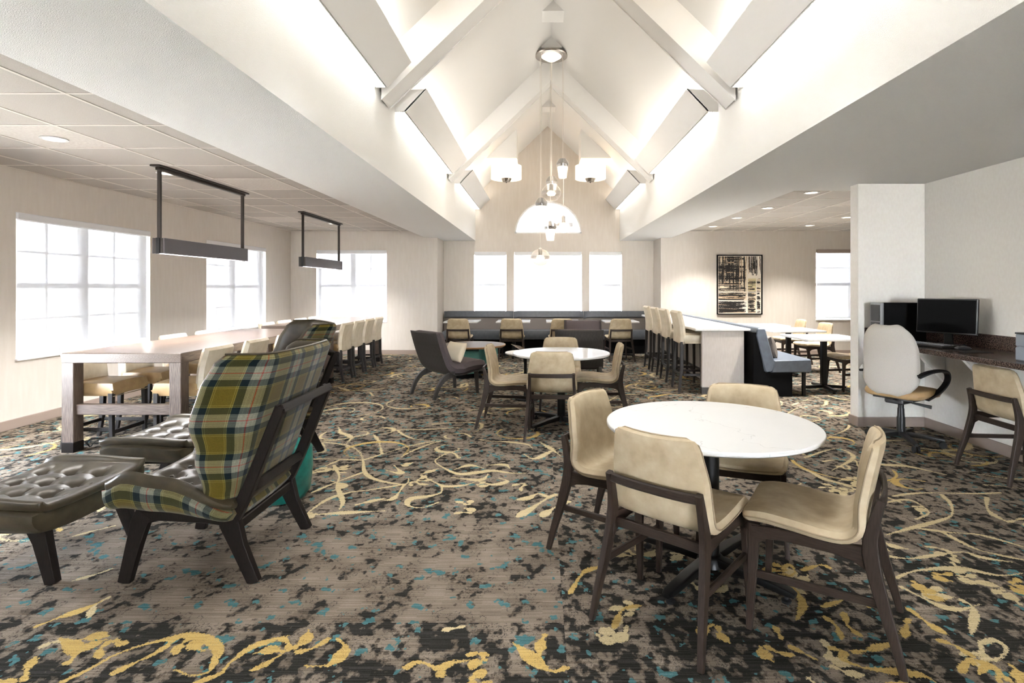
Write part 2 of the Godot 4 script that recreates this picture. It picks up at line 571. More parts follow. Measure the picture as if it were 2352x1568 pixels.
func noise_tex(size: int, freq: float, sd: int, stops: Array, oct := 4, type := FastNoiseLite.TYPE_SIMPLEX_SMOOTH) -> NoiseTexture2D:
	var n := FastNoiseLite.new()
	n.seed = sd
	n.noise_type = type
	n.frequency = freq
	n.fractal_octaves = oct
	var t := NoiseTexture2D.new()
	t.width = size
	t.height = size
	t.seamless = true
	t.noise = n
	t.color_ramp = ramp(stops)
	return t

func noise_bytes(size: int, freq: float, sd: int, oct := 3, type := FastNoiseLite.TYPE_SIMPLEX_SMOOTH) -> PackedByteArray:
	var n := FastNoiseLite.new()
	n.seed = sd
	n.noise_type = type
	n.frequency = freq
	n.fractal_octaves = oct
	var im := n.get_seamless_image(size, size)
	im.convert(Image.FORMAT_L8)
	return im.get_data()

func c8(r: int, g: int, b: int) -> Color:
	return Color(r / 255.0, g / 255.0, b / 255.0)

func mat(called: String, col: Color, rough := 0.6, metal := 0.0, spec := 0.5) -> StandardMaterial3D:
	var m := StandardMaterial3D.new()
	m.resource_name = called
	m.albedo_color = col
	m.roughness = rough
	m.metallic = metal
	m.metallic_specular = spec
	M[called] = m
	return m

func tex_mat(called: String, t: Texture2D, scale: Vector3, rough := 0.6, spec := 0.5, tint := Color.WHITE) -> StandardMaterial3D:
	var m := mat(called, tint, rough, 0.0, spec)
	m.albedo_texture = t
	m.uv1_triplanar = true
	m.uv1_scale = scale
	return m

func bump(m: StandardMaterial3D, t: Texture2D, cm: float) -> void:
	m.heightmap_enabled = true
	m.heightmap_texture = t
	m.heightmap_scale = cm

func lamp_mat(called: String, col: Color, energy: float) -> StandardMaterial3D:
	var m := mat(called, col, 0.6)
	m.emission_enabled = true
	m.emission = col
	m.emission_energy_multiplier = energy
	return m

func make_materials() -> void:
	var W := Color.WHITE
	# plaster and paper
	var fine := noise_tex(256, 0.09, 3, [[0.0, Color(0.25, 0.25, 0.25)], [1.0, Color(0.85, 0.85, 0.85)]], 3)
	var m := mat("plaster_white", c8(242, 241, 238), 0.75, 0.0, 0.3)
	m.uv1_triplanar = true
	m.uv1_scale = Vector3(6, 6, 6)
	bump(m, fine, 0.35)
	mat("paint_white", c8(243, 242, 240), 0.6, 0.0, 0.35)
	m = tex_mat("wallpaper", noise_tex(512, 0.012, 5, [[0.0, c8(212, 204, 194)], [0.5, c8(215, 207, 198)], [1.0, c8(218, 211, 202)]], 5), Vector3(2.2, 0.35, 2.2), 0.8, 0.25)
	m = tex_mat("wallpaper_pale", noise_tex(512, 0.03, 6, [[0.0, c8(236, 232, 225)], [1.0, c8(242, 239, 233)]], 4), Vector3(2.0, 1.0, 2.0), 0.8, 0.25)
	mat("baseboard", c8(158, 142, 132), 0.55, 0.0, 0.4)
	tex_mat("acoustic_tile", noise_tex(512, 0.16, 8, [[0.0, c8(120, 108, 96)], [0.26, c8(178, 168, 156)], [0.36, c8(186, 180, 173)], [1.0, c8(196, 191, 185)]], 3), Vector3(3.2, 3.2, 1.6), 0.9, 0.15)
	tex_mat("acoustic_tile_plain", noise_tex(256, 0.08, 9, [[0.0, c8(196, 188, 180)], [1.0, c8(214, 208, 200)]], 3), Vector3(1.5, 1.5, 1.5), 0.9, 0.15)
	mat("grid_white", c8(218, 210, 200), 0.5)
	# wood
	var grain := [[0.0, c8(56, 46, 40)], [0.35, c8(84, 70, 62)], [0.6, c8(100, 85, 75)], [1.0, c8(122, 106, 95)]]
	var gt := noise_tex(512, 0.02, 11, grain, 5)
	tex_mat("oak_x", gt, Vector3(0.7, 14, 14), 0.42, 0.5)
	tex_mat("oak_y", gt, Vector3(14, 0.7, 14), 0.45, 0.5)
	tex_mat("oak_z", gt, Vector3(12, 12, 0.6), 0.3, 0.5)
	var dark := noise_tex(512, 0.02, 13, [[0.0, c8(36, 28, 24)], [0.5, c8(50, 40, 34)], [1.0, c8(64, 51, 44)]], 5)
	tex_mat("walnut", dark, Vector3(12, 1.2, 12), 0.45, 0.35)
	tex_mat("walnut_x", dark, Vector3(1.2, 12, 12), 0.45, 0.35)
	tex_mat("walnut_z", dark, Vector3(12, 12, 1.2), 0.45, 0.35)
	var espresso := noise_tex(512, 0.02, 17, [[0.0, c8(20, 16, 14)], [1.0, c8(33, 26, 23)]], 4)
	tex_mat("espresso", espresso, Vector3(10, 2, 10), 0.45, 0.32)
	var ash := noise_tex(512, 0.02, 19, [[0.0, c8(48, 45, 43)], [1.0, c8(78, 73, 70)]], 5)
	tex_mat("ash_grey", ash, Vector3(12, 1.2, 12), 0.5, 0.4)
	tex_mat("ash_dark", noise_tex(256, 0.02, 21, [[0.0, c8(40, 37, 36)], [1.0, c8(58, 54, 52)]], 4), Vector3(10, 1.5, 10), 0.5, 0.4)
	tex_mat("brown_laminate", noise_tex(256, 0.02, 22, [[0.0, c8(96, 84, 74)], [1.0, c8(112, 98, 88)]], 4), Vector3(2, 2, 12), 0.35, 0.5)
	mat("wood_edge", c8(176, 134, 92), 0.45)
	# leather and cloth
	m = tex_mat("suede", noise_tex(512, 0.011, 23, [[0.0, c8(172, 153, 124)], [0.45, c8(188, 170, 140)], [0.75, c8(196, 180, 151)], [1.0, c8(205, 190, 163)]], 5), Vector3(1.6, 1.6, 1.6), 0.5, 0.4)
	bump(m, noise_tex(256, 0.12, 24, [[0.0, Color.BLACK], [1.0, W]], 3), 0.02)
	mat("suede_seam", c8(150, 133, 108), 0.7)
	m = tex_mat("cream_vinyl", noise_tex(512, 0.01, 25, [[0.0, c8(205, 190, 164)], [1.0, c8(226, 215, 195)]], 4), Vector3(1.4, 1.4, 1.4), 0.42, 0.5)
	m = tex_mat("tan_vinyl", noise_tex(512, 0.01, 26, [[0.0, c8(168, 138, 96)], [1.0, c8(190, 160, 116)]], 4), Vector3(1.4, 1.4, 1.4), 0.42, 0.5)
	m = tex_mat("brown_leather", noise_tex(512, 0.012, 27, [[0.0, c8(46, 39, 28)], [0.5, c8(60, 52, 38)], [1.0, c8(76, 67, 50)]], 5), Vector3(1.5, 1.5, 1.5), 0.33, 0.55)
	bump(m, noise_tex(256, 0.1, 28, [[0.0, Color.BLACK], [1.0, W]], 3), 0.03)
	m = tex_mat("blue_vinyl", noise_tex(256, 0.02, 29, [[0.0, c8(78, 86, 98)], [1.0, c8(92, 101, 114)]], 3), Vector3(2, 2, 2), 0.36, 0.5)
	tex_mat("slate_vinyl", noise_tex(256, 0.02, 30, [[0.0, c8(80, 83, 88)], [1.0, c8(94, 97, 102)]], 3), Vector3(2, 2, 2), 0.38, 0.5)
	m = tex_mat("plum_cloth", noise_tex(256, 0.08, 31, [[0.0, c8(72, 65, 66)], [1.0, c8(110, 101, 101)]], 4), Vector3(5, 5, 5), 0.9, 0.2)
	bump(m, fine, 0.05)
	m = tex_mat("speckle_cloth", noise_tex(256, 0.16, 33, [[0.0, c8(70, 66, 64)], [0.5, c8(118, 111, 106)], [1.0, c8(165, 157, 150)]], 2), Vector3(5, 5, 5), 0.9, 0.2)
	tex_mat("pale_cloth", noise_tex(256, 0.1, 34, [[0.0, c8(178, 172, 163)], [1.0, c8(200, 195, 187)]], 3), Vector3(6, 6, 6), 0.9, 0.2)
	tex_mat("teal_cloth", noise_tex(256, 0.06, 35, [[0.0, c8(92, 156, 148)], [1.0, c8(128, 186, 176)]], 4), Vector3(4, 4, 4), 0.85, 0.2)
	tex_mat("teal_glaze", noise_tex(256, 0.02, 36, [[0.0, c8(14, 84, 78)], [1.0, c8(34, 128, 116)]], 4), Vector3(3, 3, 3), 0.3, 0.5)
	mat("ivory_cloth", c8(222, 208, 184), 0.75)
	plaid_material()
	# stone, metal, plastic, glass
	m = tex_mat("quartz", noise_tex(1024, 0.0022, 37, [[0.0, c8(230, 230, 229)], [0.487, c8(231, 231, 230)], [0.496, c8(206, 206, 205)], [0.505, c8(231, 231, 230)], [1.0, c8(233, 233, 232)]], 5), Vector3(0.7, 0.7, 0.7), 0.16, 0.5)
	tex_mat("granite", noise_tex(512, 0.05, 39, [[0.0, c8(28, 22, 21)], [0.45, c8(58, 46, 42)], [0.6, c8(92, 74, 66)], [0.68, c8(150, 128, 114)], [0.74, c8(66, 52, 47)], [1.0, c8(34, 27, 25)]], 4), Vector3(3, 3, 3), 0.2, 0.5)
	mat("laminate_white", c8(236, 233, 228), 0.4)
	tex_mat("panel_pale", noise_tex(256, 0.03, 40, [[0.0, c8(190, 182, 174)], [1.0, c8(200, 193, 186)]], 3), Vector3(4, 1, 4), 0.6, 0.35)
	mat("black_metal", c8(13, 13, 13), 0.42, 0.0, 0.4)
	mat("bronze_metal", c8(58, 52, 48), 0.42, 0.5)
	mat("bronze_face", c8(88, 84, 86), 0.42, 0.4)
	mat("steel", c8(178, 172, 166), 0.25, 1.0)
	mat("chrome", c8(214, 214, 214), 0.08, 1.0)
	mat("brass", c8(196, 160, 92), 0.3, 1.0)
	mat("black_plastic", c8(20, 20, 21), 0.4)
	mat("matte_black", c8(14, 14, 15), 0.7, 0.0, 0.15)
	mat("screen_black", c8(16, 16, 17), 0.45, 0.0, 0.12)
	mat("key_grey", c8(140, 144, 152), 0.5)
	mat("printer_blue_grey", c8(150, 158, 170), 0.45)
	mat("printer_dark", c8(60, 62, 66), 0.45)
	mat("bezel_silver", c8(150, 152, 156), 0.35, 0.4)
	mat("rubber", c8(16, 16, 16), 0.8)
	mat("paper", c8(238, 234, 226), 0.7)
	mat("vinyl_white", c8(238, 238, 238), 0.4)
	mat("shade_case", c8(226, 226, 228), 0.45)
	mat("cord_white", c8(228, 222, 214), 0.6)
	m = mat("shade_cloth", Color(0.84, 0.85, 0.87, 0.9945), 0.9, 0.0, 0.1)
	m.transparency = BaseMaterial3D.TRANSPARENCY_ALPHA
	m.backlight_enabled = true
	m.backlight = Color(0.045, 0.045, 0.045)
	m = m.duplicate()
	m.resource_name = "shade_cloth_clear"
	m.albedo_color.a = 0.97
	M["shade_cloth_clear"] = m
	m = mat("pane", Color(1, 1, 1, 0.04), 0.02)
	m.transparency = BaseMaterial3D.TRANSPARENCY_ALPHA
	m = mat("pendant_glass", Color(0.5, 0.48, 0.46, 0.4), 0.02)
	m.transparency = BaseMaterial3D.TRANSPARENCY_ALPHA
	m = mat("pendant_smoke", Color(0.6, 0.58, 0.56, 0.4), 0.08)
	m.transparency = BaseMaterial3D.TRANSPARENCY_ALPHA
	lamp_mat("bulb_glow", Color(1.0, 0.93, 0.82), 2.2)
	lamp_mat("frosted_glow", Color(1.0, 0.95, 0.87), 1.2)
	lamp_mat("drum_glow", Color(1.0, 0.94, 0.84), 0.58)
	lamp_mat("tube_glow", Color(1.0, 0.96, 0.9), TUBE_E)
	lamp_mat("louvre_glow", Color(1.0, 0.97, 0.92), TUBE_E)
	lamp_mat("downlight_glow", Color(1.0, 0.94, 0.84), 5.0)
	lamp_mat("strip_glow", Color(1.0, 0.95, 0.88), 2.0)
	art_material()
	magazine_material()

func plaid_material() -> void:
	var n := 256
	var sett := func(t: float) -> Color:
		# colour of one thread set at t of the repeat, red line in the middle of the pale band
		var a := absf(fposmod(t + 0.5, 1.0) - 0.5)
		if a < 0.008:
			return c8(150, 52, 44)
		if a < 0.14:
			var k := fposmod(a * 55.0, 1.0)
			return c8(112, 112, 97) if k < 0.7 else c8(152, 150, 133)
		if a < 0.275:
			return c8(16, 26, 30)
		if a < 0.29 or (a > 0.315 and a < 0.325):
			return c8(124, 114, 62)
		return c8(84, 71, 24)
	var im := Image.create(n, n, false, Image.FORMAT_RGB8)
	var r := RandomNumberGenerator.new()
	r.seed = 77
	var line := []
	for i in n:
		line.append(sett.call(float(i) / n))
	for y in n:
		for x in n:
			var twill := 0.5 + (0.16 if (x + y) % 4 < 2 else -0.16)
			var c: Color = (line[x] as Color).lerp(line[y], twill)
			var g := 0.86 + 0.28 * r.randf()
			im.set_pixel(x, y, Color(c.r * g, c.g * g, c.b * g))
	var m := mat("plaid", Color.WHITE, 0.95, 0.0, 0.15)
	m.albedo_texture = ImageTexture.create_from_image(im)
	m.uv1_scale = Vector3(1.0 / 0.235, 1.0 / 0.235, 1.0)
	m.rim_enabled = true
	m.rim = 0.3
	m.rim_tint = 0.6

func art_material() -> void:
	var w := 300
	var h := 396
	var im := Image.create(w, h, false, Image.FORMAT_RGB8)
	im.fill(c8(232, 224, 212))
	var r := RandomNumberGenerator.new()
	r.seed = 5
	var panels := [[Rect2i(4, 4, 196, 242), 2, 130], [Rect2i(208, 4, 88, 144), 0, 34], [Rect2i(4, 252, 196, 52), 1, 40], [Rect2i(4, 312, 196, 80), 1, 70], [Rect2i(208, 156, 56, 90), 1, 20], [Rect2i(270, 156, 26, 90), 1, 16],
		[Rect2i(208, 252, 56, 140), 1, 60], [Rect2i(270, 252, 26, 140), 1, 60]]
	for p in panels:
		var R: Rect2i = p[0]
		im.fill_rect(R, [c8(236, 228, 216), c8(226, 212, 188), c8(214, 202, 160)][r.randi() % 2 + (1 if p[2] == 20 else 0)])
		for k in p[2]:
			var upright: bool = p[1] == 0 or (p[1] == 2 and k % 2 == 0)
			var ink := c8(24, 20, 19) if r.randf() < 0.85 else c8(196, 170, 140)
			var wide := r.randi_range(1, 5) if r.randf() < 0.8 else r.randi_range(6, 10)
			var length := R.size.y if upright else R.size.x
			var span := R.size.x if upright else R.size.y
			var a := r.randf() * span
			var s0 := int(r.randf() * 0.5 * length) if r.randf() < 0.4 else 0
			var s1 := int(length * (0.55 + 0.45 * r.randf()))
			var drift := r.randf_range(-0.05, 0.05)
			for t in range(s0, s1):
				a += drift + r.randf_range(-0.35, 0.35)
				var ww := wide + r.randi_range(-1, 1)
				if ww < 1 or r.randf() < 0.04:
					continue
				var q := Rect2i(R.position.x + int(a), R.position.y + t, ww, 1) if upright else Rect2i(R.position.x + t, R.position.y + int(a), 1, ww)
				im.fill_rect(q.intersection(R), ink)
	var m := mat("art_print", Color.WHITE, 0.6)
	m.albedo_texture = ImageTexture.create_from_image(im)
	m.texture_repeat = false

func magazine_material() -> void:
	var im := Image.create(48, 64, false, Image.FORMAT_RGB8)
	im.fill(c8(88, 66, 48))
	var r := RandomNumberGenerator.new()
	r.seed = 9
	for k in 60:
		im.fill_rect(Rect2i(r.randi() % 44, r.randi() % 58, 3 + r.randi() % 8, 2 + r.randi() % 5), [c8(60, 44, 34), c8(196, 160, 70), c8(222, 206, 180), c8(120, 84, 52)][r.randi() % 4])
	var m := mat("magazine_print", Color.WHITE, 0.4)
	m.albedo_texture = ImageTexture.create_from_image(im)

# ------------------------------------------------------------------ carpet
func carpet_image(w: int, h: int, x0: float, d0: float, sx: float, sd: float, strokes: Array, sd_noise: int, zoned: bool) -> Image:
	# a printed pattern over sx by sd metres; rows run from far (0) to near
	var mask := Image.create(w, h, false, Image.FORMAT_L8)
	var gold := Image.create(w, h, false, Image.FORMAT_L8)
	var px := w / sx
	var py := h / sd
	for s in strokes:
		var pts: Array = curve(s[2], (s[2].size() - 1) * 10) if s[2].size() > 2 else curve([s[2][0], (s[2][0] + s[2][1]) * 0.5, s[2][1]], 12)
		var total := pts.size()
		for i in total - 1:
			var a: Vector2 = pts[i]
			var b: Vector2 = pts[i + 1]
			var steps := maxi(1, int(a.distance_to(b) * px / 2.0))
			for k in steps:
				var p := a.lerp(b, float(k) / steps)
				var f := (i + float(k) / steps) / total
				var wd: float = s[0] * 1.2 * (0.62 + 0.34 * sin(f * 9.0 + s[0] * 200.0)) * (0.55 + 0.45 * sin(PI * clampf(f * 1.1 + 0.05, 0.0, 1.0)))
				var rx := maxf(1.5, wd * px * 0.5)
				var ry := maxf(1.5, wd * py * 0.5)
				var cx := (p.x - x0) * px
				var cy := (d0 + sd - p.y) * py
				for q in [[1.0, 0.42], [0.8, 0.72], [0.45, 0.95]]:
					var rc := Rect2i(int(cx - rx * q[0]), int(cy - ry * q[1]), int(2 * rx * q[0]), int(2 * ry * q[1]))
					mask.fill_rect(rc, Color.WHITE)
					if s[1] == 1:
						gold.fill_rect(rc, Color.WHITE)
	var mk := mask.get_data()
	var gd := gold.get_data()
	var N := 512
	var A := noise_bytes(N, 0.031, sd_noise, 5)
	var B := noise_bytes(N, 0.008, sd_noise + 1, 2)
	var C := noise_bytes(N, 0.018, sd_noise + 2, 4)
	var D := noise_bytes(N, 0.09, sd_noise + 3, 2)
	var E := noise_bytes(N, 0.35, sd_noise + 4, 1)
	var out := PackedByteArray()
	out.resize(w * h * 3)
	var o := 0
	# cells per metre of the noise pictures
	var kx := 420.0 / px
	var ky := 420.0 / py
	for y in h:
		var d := d0 + sd - y / py
		var fy := int(y * ky)
		var r0 := (fy % N) * N
		var r1 := ((fy * 2) % N) * N
		var rs := (((y >> 1) * 3) % N) * N
		var rf := ((y * 7) % N) * N
		var rb := (int(fy * 0.9) % N) * N
		for x in w:
			var fx := int(x * kx)
			var q := r0 + fx % N
			var e := E[rf + (x * 5) % N] - 128
			var jx := clampi(x + ((D[q] - 128) >> 5) + (e >> 6), 0, w - 1)
			var jy := clampi(y + ((D[r1 + (fx * 2) % N] - 128) >> 5), 0, h - 1)
			var g := jy * w + jx
			var st := (E[rs + ((x >> 6) + (y >> 1) * 37) % N] - 128) * 0.17 + e * 0.11
			var big := B[q]
			var zone := 0
			if zoned:
				var X := x0 + x / px
				if X < 0.1:
					if d < 2.31:
						zone = 54
					elif d < 3.36:
						zone = -6
					else:
						zone = 30
				else:
					zone = 58 if d < 2.9 else 26
			else:
				zone = 28
			var blob := A[rb + fx % N] + (e >> 5)
			var tone := ((big - 128) >> 1) + zone
			var cr: float
			var cg: float
			var cb: float
			if mk[g] > 0 and e > -96:
				if gd[g] > 0:
					cr = 216.0; cg = 184.0; cb = 116.0
				else:
					cr = 222.0; cg = 203.0; cb = 160.0
				st *= 0.7
			elif C[q] > 193 - (zone >> 3) and blob > 70:
				cr = 88.0; cg = 130.0; cb = 134.0
			elif blob > 186 - tone:
				cr = 58.0; cg = 56.0; cb = 53.0
				st *= 0.7
			elif absi(blob - 92) < 4 and tone > -20:
				cr = 86.0; cg = 81.0; cb = 75.0
			elif blob > 160 - tone:
				cr = 104.0; cg = 95.0; cb = 85.0
			else:
				var t := big / 255.0
				cr = lerpf(158.0, 122.0, t); cg = lerpf(145.0, 110.0, t); cb = lerpf(131.0, 97.0, t)
			out[o] = clampi(int(cr + st), 0, 255)
			out[o + 1] = clampi(int(cg + st), 0, 255)
			out[o + 2] = clampi(int(cb + st), 0, 255)
			o += 3
	return Image.create_from_data(w, h, false, Image.FORMAT_RGB8, out)

func scroll_strokes(x0: float, d0: float, sx: float, sd: float, count: int, sd_rng: int) -> Array:
	# tendrils, loops and small leaves of the woven pattern, laid out by chance
	var r := RandomNumberGenerator.new()
	r.seed = sd_rng
	var out := []
	for k in count:
		var p := Vector2(x0 + r.randf() * sx, d0 + r.randf() * sd)
		var kind := r.randi() % 3
		var pts := []
		if kind == 0:
			var R := r.randf_range(0.18, 0.5)
			var a := r.randf() * TAU
			var span := r.randf_range(2.5, 6.0)
			for i in 9:
				var t := a + span * i / 8.0
				pts.append(p + Vector2(cos(t), sin(t)) * R * (1.0 - 0.05 * i))
		elif kind == 1:
			var a := r.randf() * TAU
			var turn := r.randf_range(-0.6, 0.6)
			for i in 8:
				pts.append(p)
				p += Vector2(cos(a), sin(a)) * 0.13
				a += turn + 0.5 * sin(i * 1.7)
				turn *= 1.12
		else:
			var a := r.randf() * TAU
			for i in 6:
				pts.append(p + Vector2(cos(a + i * 0.9), sin(a + i * 0.9)) * (0.16 - 0.02 * i))
		out.append([r.randf_range(0.03, 0.055), 1 if r.randf() < 0.25 else 0, pts])
	return out

func leaf_strokes(x0: float, d0: float, sx: float, sd: float, count: int, sd_rng: int, gold: float) -> Array:
	# short leaves, each a plump dash, in loose sprays
	var r := RandomNumberGenerator.new()
	r.seed = sd_rng
	var out := []
	for k in count:
		var p := Vector2(x0 + r.randf() * sx, d0 + r.randf() * sd)
		var a := r.randf() * TAU
		var yellow := 1 if r.randf() < gold else 0
		for i in r.randi_range(2, 4):
			var b := a + (i - 1) * 0.85
			var l := r.randf_range(0.06, 0.13)
			var s := p + Vector2(cos(b), sin(b)) * 0.03
			out.append([r.randf_range(0.035, 0.055), yellow, [s, s + Vector2(cos(b + 0.2), sin(b + 0.2)) * l * 0.5, s + Vector2(cos(b + 0.5), sin(b + 0.5)) * l]])
	return out

func carpet_material(called: String, im: Image, sd: int) -> StandardMaterial3D:
	var m := mat(called, Color.WHITE, 1.0, 0.0, 0.05)
	m.albedo_texture = ImageTexture.create_from_image(im)
	m.detail_enabled = true
	m.detail_blend_mode = BaseMaterial3D.BLEND_MODE_MUL
	m.detail_uv_layer = BaseMaterial3D.DETAIL_UV_2
	m.detail_albedo = noise_tex(256, 0.28, sd, [[0.0, Color(0.66, 0.66, 0.66)], [0.5, Color(0.93, 0.93, 0.93)], [1.0, Color(1, 1, 1)]], 2)
	return m

# ------------------------------------------------------------------ the room
const XL := -5.32
const XD := 3.94
const XR := 8.6
const D1 := 11.6
const D2 := 12.35
const DB := -10.0
const CEIL := 2.626
const SOF := 2.487
const BL0 := -2.46
const BL1 := -1.47
const BR0 := 1.80
const BR1 := 2.79
const XC := 0.165
const RIDGE := 5.09
const SLOPE := 0.968
const TILE := 0.66
var ALONG_D := Transform3D(Basis(Vector3(0, 0, -1), Vector3(0, 1, 0), Vector3(1, 0, 0)), Vector3.ZERO)
var window_count := 0

func roof_y(x: float) -> float:
	return RIDGE - SLOPE * absf(x - XC)

func wall_run(b: MB, along_x: bool, at0: float, at1: float, a0: float, a1: float, y0: float, y1: float, holes: Array) -> void:
	# a wall between at0 and at1 in depth (or x), running from a0 to a1, with holes [a0, a1, y0, y1] in order
	var blk := func(p0: float, p1: float, q0: float, q1: float) -> void:
		if p1 - p0 < 0.001 or q1 - q0 < 0.001:
			return
		var c := Vector3((p0 + p1) / 2, (q0 + q1) / 2, -(at0 + at1) / 2) if along_x else Vector3((at0 + at1) / 2, (q0 + q1) / 2, -(p0 + p1) / 2)
		var s := Vector3(p1 - p0, q1 - q0, absf(at1 - at0)) if along_x else Vector3(absf(at1 - at0), q1 - q0, p1 - p0)
		b.box(c, s)
	var p := a0
	for h in holes:
		blk.call(p, h[0], y0, y1)
		blk.call(h[0], h[1], y0, h[2])
		blk.call(h[0], h[1], h[3], y1)
		p = h[1]
	blk.call(p, a1, y0, y1)

func build_floor() -> void:
	var fl := struct_node("floor")
	var nl := carpet_image(2048, 1536, -2.8, 1.7, 2.9, 2.8, VINES + leaf_strokes(-2.7, 1.75, 2.7, 0.5, 9, 81, 0.7) + leaf_strokes(-2.7, 3.4, 2.7, 1.0, 14, 82, 0.1), 41, true)
	var nr := carpet_image(2048, 1536, 0.1, 1.7, 3.1, 2.8, VINES + scroll_strokes(1.2, 3.2, 1.9, 1.2, 8, 25) + leaf_strokes(0.2, 1.75, 2.2, 1.2, 26, 83, 0.55) + leaf_strokes(0.8, 2.6, 2.3, 1.7, 22, 84, 0.15), 45, true)
	var mid := carpet_image(2048, 1024, -2.8, 4.5, 6.0, 3.0, VINES + scroll_strokes(-2.7, 4.6, 5.8, 2.8, 44, 21), 71, false)
	var far := carpet_image(1024, 1024, 0.0, 0.0, 4.2, 4.2, scroll_strokes(0.1, 0.1, 4.0, 4.0, 70, 33), 51, false)
	var ml := carpet_material("carpet_near_left", nl, 61)
	var mr := carpet_material("carpet_near_right", nr, 62)
	var mm := carpet_material("carpet_middle", mid, 63)
	var mf := carpet_material("carpet_far", far, 64)
	var panels := [
		[-2.8, 0.1, 1.7, 4.5, ml, true],
		[0.1, 3.2, 1.7, 4.5, mr, true],
		[-2.8, 3.2, 4.5, 7.5, mm, true],
		[XL - 0.2, -2.8, DB, D1 + 0.2, mf, false],
		[3.2, XR + 0.2, DB, D1 + 0.2, mf, false],
		[-2.8, 3.2, 7.5, D2 + 0.2, mf, false],
		[-2.8, 3.2, DB, 1.7, mf, false]]
	for p in panels:
		var st := SurfaceTool.new()
		st.begin(Mesh.PRIMITIVE_TRIANGLES)
		var q := [Vector2(p[0], p[3]), Vector2(p[1], p[3]), Vector2(p[1], p[2]), Vector2(p[0], p[2])]
		for tri in [[0, 1, 2], [0, 2, 3]]:
			for k in tri:
				var c: Vector2 = q[k]
				st.set_normal(Vector3.UP)
				if p[5]:
					st.set_uv(Vector2((c.x - p[0]) / (p[1] - p[0]), (p[3] - c.y) / (p[3] - p[2])))
				else:
					st.set_uv(Vector2(c.x / 4.2, -c.y / 4.2))
				st.set_uv2(Vector2(c.x, -c.y) * 6.0)
				st.add_vertex(at(c.x, 0.0, c.y))
		var o := put_mesh(st.commit(), "carpet", fl)
		o.mesh.surface_set_material(0, p[4])
	var b := mb()
	b.box(at((XL + XR) / 2, -0.06, (DB + D2) / 2), Vector3(XR - XL + 0.6, 0.11, D2 - DB + 0.6))
	put(b, "subfloor", M.paint_white, fl)

